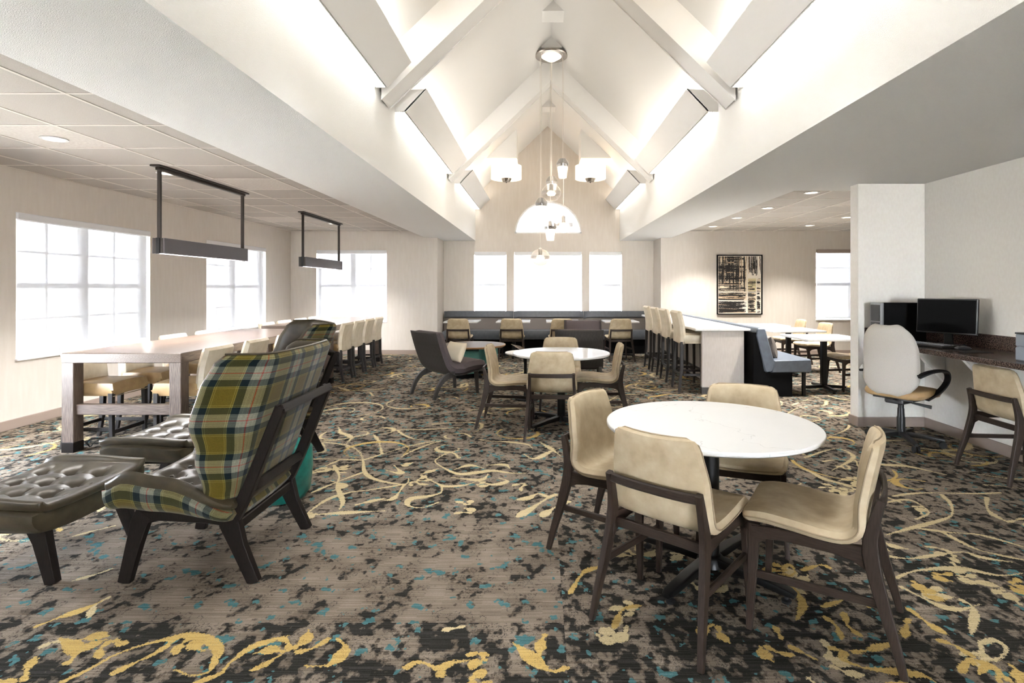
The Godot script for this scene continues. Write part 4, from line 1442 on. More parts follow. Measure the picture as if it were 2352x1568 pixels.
# ------------------------------------------------------------------ furniture builders (front looks along local -z)
func dining_chair(called: String, label: String, group: String) -> Node3D:
	var o := thing(called, label, "chair", Vector3.ZERO, 0.0, group)
	o.set_meta("base_name", called)
	var P := [Vector2(-0.245, 0.450), Vector2(-0.16, 0.462), Vector2(-0.05, 0.458), Vector2(0.06, 0.447), Vector2(0.14, 0.450), Vector2(0.188, 0.487), Vector2(0.207, 0.56), Vector2(0.222, 0.64), Vector2(0.24, 0.73), Vector2(0.264, 0.825)]
	var f := func(u: float, w: float) -> Vector3:
		var t := (w + 1.0) / 2.0
		var p: Vector2 = curve_at(P, t)
		var hw := lin([0.0, 0.25, 0.55, 0.75, 1.0], [0.222, 0.24, 0.238, 0.225, 0.196], t)
		hw = corner_round(w, hw, 0.055, 0.46)
		var back := smoothstep(0.5, 0.75, t)
		return Vector3(u * hw, p.y + 0.007 * u * u * (1.0 - back), p.x - 0.026 * u * u * back)
	put(mb().pad(f, 0.05, 14, 34, 0.0, 16.0), "seat_shell", M.suede, o)
	var rim := []
	for i in 30:
		rim.append(f.call(-1.0, -1.0 + 2.0 * i / 30.0))
	for i in 6:
		rim.append(f.call(-1.0 + 2.0 * i / 6.0, 1.0))
	for i in 30:
		rim.append(f.call(1.0, 1.0 - 2.0 * i / 30.0))
	for i in 6:
		rim.append(f.call(1.0 - 2.0 * i / 6.0, -1.0))
	put(mb().tube(rim, 0.0035, 5, true), "piping", M.suede_seam, o)
	var crease := []
	for i in 9:
		var u := -0.94 + 1.88 * i / 8.0
		var q: Vector3 = f.call(u, 0.06)
		crease.append(q + Vector3(0, 0.0235, -0.008))
	put(mb().tube(crease, 0.0022, 5), "seam", M.suede_seam, o)
	for s in [-1, 1]:
		put(mb().sweep(curve([Vector3(s * 0.206, 0.622, 0.262), Vector3(s * 0.209, 0.52, 0.236), Vector3(s * 0.215, 0.42, 0.226), Vector3(s * 0.226, 0.26, 0.262), Vector3(s * 0.238, 0.12, 0.303), Vector3(s * 0.247, 0.0, 0.333)], 15),
			curve([Vector2(0.027, 0.03), Vector2(0.028, 0.042), Vector2(0.03, 0.056), Vector2(0.03, 0.047), Vector2(0.027, 0.036), Vector2(0.024, 0.027)], 15), Vector3.RIGHT, 0.006, 2), "leg", M.walnut, o)
		put(mb().sweep([Vector3(s * 0.207, 0.437, -0.19), Vector3(s * 0.21, 0.36, -0.191), Vector3(s * 0.217, 0.2, -0.197), Vector3(s * 0.227, 0.0, -0.206)], [Vector2(0.028, 0.048), Vector2(0.028, 0.044), Vector2(0.027, 0.036), Vector2(0.024, 0.026)], Vector3.RIGHT, 0.006, 2), "leg", M.walnut, o)
		put(mb().prism(PackedVector2Array([Vector2(-0.2, 0.432), Vector2(-0.05, 0.438), Vector2(0.1, 0.428), Vector2(0.2, 0.44), Vector2(0.235, 0.4), Vector2(0.236, 0.325), Vector2(0.212, 0.352), Vector2(0.17, 0.376), Vector2(0.1, 0.388), Vector2(-0.08, 0.392), Vector2(-0.14, 0.384), Vector2(-0.18, 0.35), Vector2(-0.2, 0.34)]),
			s * 0.212 - 0.011, s * 0.212 + 0.011, Transform3D(), 0.003), "side_rail", M.walnut_z, o)
		put(mb().sweep([Vector3(s * 0.215, 0.232, -0.2), Vector3(s * 0.226, 0.24, 0.27)], [Vector2(0.032, 0.018)], Vector3.UP, 0.004), "stretcher", M.walnut_z, o)
	put(mb().sweep(curve([Vector3(-0.212, 0.604, 0.258), Vector3(-0.1, 0.602, 0.272), Vector3(0.1, 0.602, 0.272), Vector3(0.212, 0.604, 0.258)], 9), [Vector2(0.038, 0.02)], Vector3.UP, 0.005), "back_rail", M.walnut_x, o)
	put(mb().box(Vector3(0, 0.41, -0.19), Vector3(0.4, 0.044, 0.022), 0.003), "front_rail", M.walnut_x, o)
	put(mb().box(Vector3(0, 0.395, 0.21), Vector3(0.4, 0.04, 0.022), 0.003), "rear_rail", M.walnut_x, o)
	return o

func stool(called: String, label: String, group: String, seat_h: float, low: float, back_h: float, w: float, dep: float, m: Material, m_seat: Material) -> Node3D:
	var o := thing(called, label, "bar stool", Vector3.ZERO, 0.0, group)
	o.set_meta("base_name", called)
	var hw := w / 2
	var hd := dep / 2
	var mid := (seat_h + low) / 2
	var th := seat_h - low
	put(mb().pad(func(u: float, q: float) -> Vector3:
		return Vector3(u * hw, mid + 0.012 * (1.0 - u * u), -0.02 + q * (hd - 0.02)), th, 12, 12, 0.0, 22.0), "seat", m_seat, o)
	put(mb().pad(func(u: float, q: float) -> Vector3:
		var t := (q + 1.0) / 2.0
		return Vector3(u * (hw - 0.012 * t), lerpf(low - 0.005, back_h, t), hd - 0.03 + 0.055 * t * t - 0.012 * sin(t * PI) - 0.012 * u * u), 0.075, 12, 16, 0.0, 20.0), "backrest", m, o)
	put(mb().tube([Vector3(-hw + 0.015, low + 0.004, -hd + 0.012), Vector3(hw - 0.015, low + 0.004, -hd + 0.012)], 0.004, 5), "piping", M.suede_seam, o)
	for s in [-1, 1]:
		put(mb().sweep([Vector3(s * (hw - 0.025), low + 0.03, -hd + 0.035), Vector3(s * (hw - 0.025), 0, -hd + 0.03)], [Vector2(0.04, 0.04), Vector2(0.03, 0.03)], Vector3.RIGHT, 0.003), "leg", M.ash_dark, o)
		put(mb().sweep([Vector3(s * (hw - 0.025), low + 0.03, hd - 0.03), Vector3(s * (hw - 0.025), low * 0.5, hd - 0.025), Vector3(s * (hw - 0.025), 0, hd + 0.01)], [Vector2(0.042, 0.045), Vector2(0.038, 0.04), Vector2(0.03, 0.03)], Vector3.RIGHT, 0.003), "leg", M.ash_dark, o)
		put(mb().box(Vector3(s * (hw - 0.025), low * 0.36, 0), Vector3(0.018, 0.032, dep - 0.09), 0.003), "stretcher", M.ash_dark, o)
	put(mb().box(Vector3(0, low * 0.3, -hd + 0.033), Vector3(w - 0.06, 0.034, 0.02), 0.003), "footrest", M.ash_dark, o)
	put(mb().box(Vector3(0, low * 0.36, hd - 0.02), Vector3(w - 0.06, 0.03, 0.018), 0.003), "stretcher", M.ash_dark, o)
	return o

func round_table(called: String, label: String, pos: Vector3, r: float, h: float, turn: float, group := "") -> Node3D:
	var o := thing(called, label, "table", pos, turn, group)
	put(mb().lathe([Vector2(0, h), Vector2(r - 0.006, h), Vector2(r - 0.001, h - 0.004), Vector2(r, h - 0.01), Vector2(r - 0.001, h - 0.018), Vector2(r - 0.008, h - 0.024), Vector2(0, h - 0.024)], 96), "table_top", M.quartz, o)
	put(mb().box(Vector3(0, h - 0.034, 0), Vector3(0.4, 0.02, 0.4), 0.004), "top_plate", M.black_metal, o)
	put(mb().lathe([Vector2(0, 0.06), Vector2(0.042, 0.06), Vector2(0.042, h - 0.04), Vector2(0, h - 0.04)], 24), "column", M.black_metal, o)
	put(mb().lathe([Vector2(0, 0.045), Vector2(0.07, 0.045), Vector2(0.06, 0.085), Vector2(0.042, 0.1), Vector2(0, 0.1)], 24), "collar", M.black_metal, o)
	for i in 4:
		var b := Basis(Vector3.UP, PI / 4 + i * PI / 2)
		var arm := put(mb().sweep([b * Vector3(0.02, 0.072, 0), b * Vector3(0.2, 0.066, 0), b * Vector3(0.385, 0.05, 0), b * Vector3(0.41, 0.045, 0)], [Vector2(0.06, 0.045), Vector2(0.058, 0.042), Vector2(0.055, 0.032), Vector2(0.04, 0.022)], b * Vector3(0, 0, 1), 0.01, 2), "base_arm", M.black_metal, o)
		put(mb().lathe([Vector2(0, 0), Vector2(0.02, 0), Vector2(0.022, 0.012), Vector2(0.008, 0.016), Vector2(0.008, 0.034), Vector2(0, 0.034)], 14, b * Vector3(0.37, 0, 0)), "glide", M.rubber, arm)
	return o

func square_table(label: String, pos: Vector3, w: float, l: float, h: float, turn: float, group: String) -> Node3D:
	var o := thing("cafe_table", label, "table", pos, turn, group)
	put(mb().box(Vector3(0, h - 0.014, 0), Vector3(w, 0.028, l), 0.004), "table_top", M.quartz, o)
	put(mb().box(Vector3(0, h - 0.038, 0), Vector3(w * 0.5, 0.018, l * 0.5), 0.003), "top_plate", M.black_metal, o)
	put(mb().box(Vector3(0, (h + 0.03) / 2, 0), Vector3(0.07, h - 0.09, 0.07), 0.006), "column", M.black_metal, o)
	for i in 4:
		var b := Basis(Vector3.UP, i * PI / 2)
		var arm := put(mb().sweep([b * Vector3(0.02, 0.06, 0), b * Vector3(0.3, 0.045, 0)], [Vector2(0.055, 0.045), Vector2(0.045, 0.03)], b * Vector3(0, 0, 1), 0.008), "base_arm", M.black_metal, o)
		put(mb().lathe([Vector2(0, 0), Vector2(0.018, 0), Vector2(0.02, 0.012), Vector2(0.008, 0.03), Vector2(0, 0.03)], 12, b * Vector3(0.27, 0, 0)), "glide", M.rubber, arm)
	return o

# ---- lounge: wing chair and ottoman
func tuft(x: float, z: float, pts: Array, depth: float, r: float) -> float:
	var s := 0.0
	for p in pts:
		var q: float = ((x - p.x) * (x - p.x) + (z - p.y) * (z - p.y)) / (r * r)
		if q < 6.0:
			s -= depth * exp(-q)
		# the stitched creases that run from button to button
		var ax: float = absf(x - p.x)
		var az: float = absf(z - p.y)
		if az < 0.085 and ax < 0.03:
			s -= depth * 0.11 * exp(-ax * ax / 0.00012)
		if ax < 0.085 and az < 0.03:
			s -= depth * 0.11 * exp(-az * az / 0.00012)
	return s

func seat_point(u: float, w: float, half: float, z0: float, z1: float, lip: Array, floor_y: Array, pts: Array, depth: float) -> Vector3:
	# a seat whose two sides curl up; u across, w from front (-1) to back (1)
	var t := (w + 1.0) / 2.0
	var z := lerpf(z0, z1, t)
	var y := lin([0.0, 0.12, 0.4, 1.0], floor_y, t)
	var h := lin([0.0, 0.2, 0.5, 1.0], lip, t)
	var a := absf(u)
	var x: float
	if a < 0.68:
		x = a / 0.68 * half * 0.86
		y += 0.012 * pow(a / 0.68, 3.0)
	else:
		var k := (a - 0.68) / 0.32
		x = half * (0.86 + 0.14 * sin(k * PI / 2))
		y += 0.012 + h * (1.0 - cos(k * PI / 2)) * 0.9 + h * 0.1 * k
	x *= signf(u)
	if a < 0.72:
		y += tuft(x, z, pts, depth, 0.05)
	return Vector3(x, y, z)

func wing_chair(label: String, pos: Vector3, turn: float) -> Node3D:
	var o := thing("wing_chair", label, "armchair", pos, turn, "plaid wing chairs")
	var pts := []
	for j in 3:
		for i in 4:
			pts.append(Vector2((i - 1.5) * 0.15 + (0.075 if j == 1 else 0.0), -0.24 + j * 0.15))
	var lip := [0.07, 0.115, 0.10, 0.015]
	var fy := [0.425, 0.437, 0.42, 0.375]
	# seat: plaid outside, tufted leather inside
	var fo := func(u: float, w: float) -> Vector3:
		var p := seat_point(u, w, 0.345, -0.39, 0.23, lip, fy, [], 0.0)
		return Vector3(p.x, p.y - 0.048 - 0.01 * (1.0 - u * u), p.z)
	put(mb().pad(fo, 0.075, 26, 18, 0.0, 16.0), "seat_shell", M.plaid, o)
	var fi := func(u: float, w: float) -> Vector3:
		return seat_point(u * 0.985, w, 0.335, -0.375, 0.235, lip, fy, pts, 0.036)
	put(mb().pad(fi, 0.055, 64, 56, 0.008, 18.0), "seat_cushion", M.brown_leather, o)
	for p in pts:
		put(mb().lathe([Vector2(0, 0.006), Vector2(0.009, 0.003), Vector2(0.011, -0.004), Vector2(0, -0.006)], 10, Vector3(p.x, lin([0.0, 0.12, 0.4, 1.0], fy, (p.y + 0.375) / 0.61) + 0.004, p.y)), "button", M.brown_leather, o)
	# back and wings
	var back := func(u: float, w: float, grow: float) -> Vector3:
		var t := (w + 1.0) / 2.0
		var y := lerpf(0.355, 1.105, t)
		var zc := 0.2 + (y - 0.355) * 0.325
		var wing := lin([0.355, 0.45, 0.62, 0.79, 0.95, 1.06, 1.105], [0.02, 0.06, 0.135, 0.205, 0.2, 0.17, 0.13], y)
		var a := absf(u)
		var xb := lin([0.355, 0.6, 0.85, 1.105], [0.25, 0.275, 0.3, 0.31], y)
		var x: float
		var z: float
		var bend := 0.52
		if a < bend:
			var k := a / bend
			x = xb * k
			z = zc - 0.018 * k * k
		else:
			var k := (a - bend) / (1.0 - bend)
			# quarter turn, then straight forward
			var r := 0.07
			var arc := r * PI / 2
			var total := arc + wing
			var s := k * total
			if s < arc:
				var th := s / r
				x = xb + r * sin(th)
				z = zc - 0.018 - r * (1.0 - cos(th))
			else:
				x = xb + r + 0.10 * (s - arc)
				z = zc - 0.018 - r - (s - arc)
		return Vector3(x * signf(u) * grow, y, z)
	put(mb().pad(func(u: float, w: float) -> Vector3: return back.call(u, w, 1.0), 0.04, 44, 24, 0.0, 18.0), "back_shell", M.plaid, o)
	put(mb().pad(func(u: float, w: float) -> Vector3:
		var p: Vector3 = back.call(u * 0.985, w * 0.985, 0.93)
		return Vector3(p.x, p.y + 0.002, p.z - 0.026), 0.05, 44, 24, 0.0, 18.0), "back_cushion", M.brown_leather, o)
	for y in [0.62, 0.86]:
		var line := []
		for i in 25:
			var p: Vector3 = back.call(-0.5 + i / 24.0, (y - 0.355) / 0.375 - 1.0, 0.93)
			line.append(Vector3(p.x, p.y, p.z - 0.05))
		put(mb().tube(line, 0.003, 5), "seam", M.espresso, o)
	var edge := []
	for i in 41:
		var p: Vector3 = back.call(-1.0 + i / 20.0, 1.0, 0.97)
		edge.append(p + Vector3(0, 0.004, -0.008))
	put(mb().tube(edge, 0.006, 6), "piping", M.brown_leather, o)
	# dark frame
	for s in [-1, 1]:
		var x: float = s * 0.285
		put(mb().sweep([Vector3(x, 0.33, -0.22), Vector3(x, 0.29, -0.245), Vector3(x, 0.18, -0.275), Vector3(x * 1.03, 0.0, -0.315)], [Vector2(0.04, 0.09), Vector2(0.04, 0.085), Vector2(0.04, 0.07), Vector2(0.036, 0.06)], Vector3.RIGHT, 0.006, 2), "leg", M.espresso, o)
		put(mb().sweep([Vector3(x, 0.36, 0.185), Vector3(x, 0.28, 0.19), Vector3(x, 0.17, 0.23), Vector3(x * 1.03, 0.0, 0.31)], [Vector2(0.04, 0.085), Vector2(0.04, 0.1), Vector2(0.04, 0.07), Vector2(0.036, 0.058)], Vector3.RIGHT, 0.006, 2), "leg", M.espresso, o)
		put(mb().prism(PackedVector2Array([Vector2(-0.25, 0.345), Vector2(0.2, 0.33), Vector2(0.22, 0.25), Vector2(0.14, 0.275), Vector2(0.08, 0.285), Vector2(-0.15, 0.297), Vector2(-0.2, 0.285), Vector2(-0.25, 0.24)]), x - 0.019, x + 0.019, Transform3D(), 0.004), "side_rail", M.espresso, o)
		put(mb().sweep([Vector3(x, 0.3, 0.205), Vector3(x, 0.45, 0.278), Vector3(x, 0.845, 0.435)], [Vector2(0.042, 0.06), Vector2(0.042, 0.056), Vector2(0.042, 0.05)], Vector3.RIGHT, 0.005), "back_post", M.espresso, o)
	put(mb().box(Vector3(0, 0.832, 0.435), Vector3(0.61, 0.045, 0.04), 0.005, Basis(Vector3.RIGHT, -0.38)), "top_bar", M.espresso, o)
	put(mb().box(Vector3(0, 0.44, 0.276), Vector3(0.56, 0.05, 0.03), 0.005, Basis(Vector3.RIGHT, -0.38)), "cross_bar", M.espresso, o)
	put(mb().box(Vector3(0, 0.265, 0.215), Vector3(0.56, 0.05, 0.03), 0.005), "cross_bar", M.espresso, o)
	put(mb().box(Vector3(0, 0.3, -0.22), Vector3(0.56, 0.045, 0.03), 0.005), "cross_bar", M.espresso, o)
	return o

func ottoman(label: String, pos: Vector3, turn: float) -> Node3D:
	var o := thing("tufted_ottoman", label, "ottoman", pos, turn, "tufted leather ottomans")
	var pts := []
	for j in 3:
		for i in 3:
			pts.append(Vector2((i - 1) * 0.16, (j - 1) * 0.16))
	var lip := [0.045, 0.055, 0.055, 0.045]
	var fy := [0.362, 0.372, 0.372, 0.362]
	put(mb().pad(func(u: float, w: float) -> Vector3:
		return seat_point(u, w, 0.33, -0.29, 0.29, lip, fy, pts, 0.036), 0.05, 64, 56, 0.0, 18.0), "tufted_top", M.brown_leather, o)
	put(mb().pad(func(u: float, w: float) -> Vector3:
		var p := seat_point(u, w, 0.32, -0.28, 0.28, lip, fy, [], 0.0)
		return Vector3(p.x, p.y - 0.042 - 0.03 * (1.0 - pow(absf(u), 3.0)), p.z), 0.125, 24, 20, 0.0, 18.0), "cushion", M.brown_leather, o)
	for p in pts:
		put(mb().lathe([Vector2(0, 0.006), Vector2(0.009, 0.003), Vector2(0.011, -0.004), Vector2(0, -0.006)], 10, Vector3(p.x, 0.362, p.y)), "button", M.brown_leather, o)
	for s in [-1, 1]:
		for e in [-1, 1]:
			put(mb().sweep([Vector3(s * 0.245, 0.27, e * 0.19), Vector3(s * 0.248, 0.2, e * 0.215), Vector3(s * 0.26, 0.0, e * 0.275)], [Vector2(0.045, 0.1), Vector2(0.045, 0.075), Vector2(0.04, 0.055)], Vector3.RIGHT, 0.006, 2), "leg", M.espresso, o)
		put(mb().prism(PackedVector2Array([Vector2(-0.24, 0.29), Vector2(0.24, 0.29), Vector2(0.24, 0.2), Vector2(0.2, 0.22), Vector2(0.15, 0.238), Vector2(-0.15, 0.238), Vector2(-0.2, 0.22), Vector2(-0.24, 0.2)]), s * 0.246 - 0.02, s * 0.246 + 0.02, Transform3D(), 0.004), "side_rail", M.espresso, o)
	put(mb().box(Vector3(0, 0.262, 0), Vector3(0.47, 0.05, 0.06), 0.004), "cross_bar", M.espresso, o)
	return o

func slipper_chair(label: String, pos: Vector3, turn: float) -> Node3D:
	var o := thing("slipper_chair", label, "armchair", pos, turn, "grey slipper chairs")
	var C := [Vector2(-0.40, 0.385), Vector2(-0.22, 0.385), Vector2(-0.05, 0.365), Vector2(0.08, 0.37), Vector2(0.17, 0.43), Vector2(0.235, 0.56), Vector2(0.285, 0.7), Vector2(0.33, 0.845)]
	var S := [Vector2(-0.38, 0.305), Vector2(-0.2, 0.305), Vector2(-0.03, 0.28), Vector2(0.12, 0.295), Vector2(0.225, 0.38), Vector2(0.295, 0.53), Vector2(0.35, 0.69), Vector2(0.395, 0.85)]
	put(mb().pad(func(u: float, w: float) -> Vector3:
		var p: Vector2 = curve_at(C, (w + 1) / 2)
		var seam := -0.012 * exp(-pow((w + 0.42) / 0.05, 2.0))
		return Vector3(u * corner_round(w, 0.315, 0.03, 0.6), p.y + seam, p.x), 0.13, 12, 40, 0.0, 20.0), "cushion", M.plum_cloth, o)
	put(mb().pad(func(u: float, w: float) -> Vector3:
		var p: Vector2 = curve_at(S, (w + 1) / 2)
		return Vector3(u * 0.33, p.y, p.x), 0.036, 4, 30, 0.0, 60.0), "wood_shell", M.ash_grey, o)
	for s in [-1, 1]:
		put(mb().sweep(curve([Vector3(s * 0.29, 0.3, 0.1), Vector3(s * 0.29, 0.27, 0.22), Vector3(s * 0.29, 0.17, 0.33), Vector3(s * 0.29, 0.0, 0.4)], 10), [Vector2(0.045, 0.08), Vector2(0.045, 0.08), Vector2(0.045, 0.075), Vector2(0.042, 0.07), Vector2(0.042, 0.066), Vector2(0.042, 0.062), Vector2(0.04, 0.056), Vector2(0.04, 0.052), Vector2(0.04, 0.048), Vector2(0.038, 0.044)], Vector3.RIGHT, 0.006, 2), "leg", M.ash_grey, o)
		put(mb().sweep([Vector3(s * 0.27, 0.3, -0.26), Vector3(s * 0.275, 0.0, -0.28)], [Vector2(0.045, 0.05), Vector2(0.034, 0.036)], Vector3.RIGHT, 0.005), "leg", M.ash_grey, o)
	return o

func pillow(label: String, pos: Vector3, b: Basis, w: float, h: float, th: float, m: Material) -> void:
	var o := thing("throw_pillow", label, "pillow", pos)
	o.basis = b
	put(mb().pad(func(u: float, q: float) -> Vector3:
		var pin := 1.0 - 0.06 * (1.0 - u * u) * q * q
		var pin2 := 1.0 - 0.06 * (1.0 - q * q) * u * u
		return Vector3(u * w / 2 * pin2, q * h / 2 * pin, 0), th, 14, 14, 0.0, 2.6), "cover", m, o)

func communal_table(label: String, d0: float, d1: float) -> void:
	var x0 := -4.125
	var x1 := -3.09
	var w := x1 - x0
	var L := d1 - d0
	var h := 0.858
	var o := thing("communal_table", label, "table", at((x0 + x1) / 2, 0, (d0 + d1) / 2), 0.0, "long communal tables")
	put(mb().box(Vector3(0, h - 0.043, 0), Vector3(w, 0.086, L), 0.006), "table_top", M.oak_z, o)
	for sx in [-1, 1]:
		for sz in [-1, 1]:
			var leg := put(mb().box(Vector3(sx * (w / 2 - 0.054), (h - 0.08 + 0.085) / 2, sz * (L / 2 - 0.055)), Vector3(0.105, h - 0.08 - 0.085, 0.108), 0.005), "leg", M.oak_y, o)
			put(mb().box(Vector3(sx * (w / 2 - 0.054), 0.043, sz * (L / 2 - 0.055)), Vector3(0.107, 0.086, 0.11), 0.003), "foot_cap", M.espresso, leg)
	for sz in [-1, 1]:
		put(mb().box(Vector3(0, 0.365, sz * (L / 2 - 0.055)), Vector3(w - 0.21, 0.09, 0.06), 0.005), "lower_rail", M.oak_x, o)

# ------------------------------------------------------------------ placing the furniture
func chair_spot(x: float, d: float, fx: float, fd: float) -> Array:
	# x, d of the middle between the rear feet; the chair's own origin is 0.33 m in front of it
	var f := Vector2(fx, fd).normalized()
	return [at(x + f.x * 0.333, 0, d + f.y * 0.333), face(f.x, f.y)]

func build_dining() -> void:
	round_table("round_table", "nearest round white stone table on a black cross base", at(0.85, 0, 2.72), 0.515, 0.75, 0.0, "round dining tables")
	round_table("round_table", "round white stone table in the middle of the room", at(0.218, 0, 5.67), 0.505, 0.75, 0.0, "round dining tables")
	var list := [
		[0.408, 2.174, 0.66, 0.75, "tan suede chair with its back to the viewer at the nearest round table"],
		[1.45, 2.18, -0.85, 0.53, "tan suede chair at the right of the nearest round table, seen from its side"],
		[0.194, 3.165, 0.8, -0.6, "tan suede chair at the left of the nearest round table"],
		[1.28, 3.44, -0.36, -0.93, "tan suede chair behind the nearest round table, facing the viewer"],
		[-0.63, 5.72, 0.99, -0.08, "tan suede chair at the left of the middle round table"],
		[0.1, 4.99, 0.06, 1.0, "tan suede chair with its back to the viewer at the middle round table"],
		[0.95, 5.84, -1.0, 0.06, "tan suede chair at the right of the middle round table"],
		[0.25, 6.66, -0.05, -1.0, "tan suede chair at the far side of the middle round table"],
		[-1.6, 10.44, 0.05, 1.0, "tan suede chair before the banquette at its far left table"],
		[-0.56, 10.44, 0.03, 1.0, "tan suede chair before the banquette at its second table from the left"],
		[0.43, 10.44, -0.08, 1.0, "tan suede chair before the banquette, half hidden by a grey slipper chair"],
		[1.57, 10.4, -0.12, 1.0, "tan suede chair before the banquette at its far right table"],
		[4.68, 7.66, -1.0, 0.0, "tan suede chair facing the booth, cut off by the pillar"],
		[5.0, 9.35, -1.0, -0.06, "tan suede chair facing the booth at the middle of its three tables"],
		[5.04, 10.3, -1.0, 0.05, "tan suede chair facing the booth at the table next to the back wall"],
		[3.345, 4.13, 1.0, 0.0, "tan suede chair pushed up to the granite desk"]]
	var proto: Node3D = null
	for q in list:
		var s := chair_spot(q[0], q[1], q[2], q[3])
		if proto == null:
			proto = dining_chair("dining_chair", q[4], "tan suede dining chairs")
			proto.position = s[0]
			proto.rotation.y = s[1]
		else:
			copy(proto, q[4], s[0], s[1])
	# side table with a magazine
	var o := thing("side_table", "small round white side table behind the middle dining table", "side table", at(-0.17, 0, 6.95))
	put(mb().lathe([Vector2(0, 0.6), Vector2(0.277, 0.6), Vector2(0.28, 0.592), Vector2(0.277, 0.584), Vector2(0, 0.584)], 48), "table_top", M.laminate_white, o)
	put(mb().box(Vector3(-0.02, 0.3, 0), Vector3(0.04, 0.57, 0.04), 0.004), "post", M.black_metal, o)
	put(mb().lathe([Vector2(0, 0), Vector2(0.15, 0), Vector2(0.15, 0.012), Vector2(0, 0.014)], 32), "base", M.matte_black, o)
	o = thing("magazine", "open magazine with a brown and yellow cover on the small white side table", "magazine", at(-0.14, 0.602, 6.92), 0.5)
	put(mb().box(Vector3(-0.11, 0.05, 0), Vector3(0.2, 0.004, 0.27), 0.0, Basis(Vector3(0, 0, 1), -0.55)), "cover", M.magazine_print, o)
	put(mb().box(Vector3(0.09, 0.006, 0), Vector3(0.2, 0.01, 0.27), 0.001), "pages", M.paper, o)
	# banquette tables
	var tl := [[-1.59, "far left"], [-0.545, "second from the left"], [0.46, "third from the left"], [1.63, "far right"]]
	for q in tl:
		square_table("white cafe table before the grey banquette, %s" % q[1], at(q[0], 0, 11.16), 0.68, 0.72, 0.75, 0.0, "cafe tables before the banquette")
	square_table("white cafe table at the near end of the blue booth", at(3.93, 0, 7.55), 0.84, 0.84, 0.745, 0.0, "cafe tables along the booth")
	square_table("white cafe table in the middle of the blue booth", at(4.08, 0, 8.95), 0.84, 0.8, 0.745, 0.0, "cafe tables along the booth")
	square_table("white cafe table at the far end of the blue booth", at(4.05, 0, 10.05), 0.84, 0.7, 0.745, 0.0, "cafe tables along the booth")

func build_banquette() -> void:
	# three upholstered sections along the bay wall
	var xs := [-2.17, -0.6, 0.975, 2.5]
	var words := ["left", "middle", "right"]
	for i in 3:
		var x0: float = xs[i] + 0.004
		var x1: float = xs[i + 1] - 0.004
		var w := x1 - x0
		var o := thing("banquette", "%s section of the long grey banquette under the bay windows" % words[i], "banquette", at((x0 + x1) / 2, 0, 12.02), 0.0, "banquette sections under the windows")
		put(mb().box(Vector3(0, 0.15, 0.05), Vector3(w, 0.3, 0.46), 0.004), "plinth", M.matte_black, o)
		put(mb().pad(func(u: float, q: float) -> Vector3: return Vector3(u * w / 2, 0.4 + 0.008 * (1 - u * u), 0.09 + q * 0.28), 0.19, 10, 12, 0.0, 30.0), "seat", M.slate_vinyl, o)
		put(mb().pad(func(u: float, q: float) -> Vector3: return Vector3(u * w / 2, 0.6 + q * 0.15, -0.19 - 0.045 * q), 0.12, 10, 12, 0.0, 30.0), "back_cushion", M.speckle_cloth, o)
		put(mb().pad(func(u: float, q: float) -> Vector3: return Vector3(u * w / 2, 0.82 + q * 0.075, -0.235 - 0.02 * q), 0.13, 10, 10, 0.0, 24.0), "head_roll", M.slate_vinyl, o)

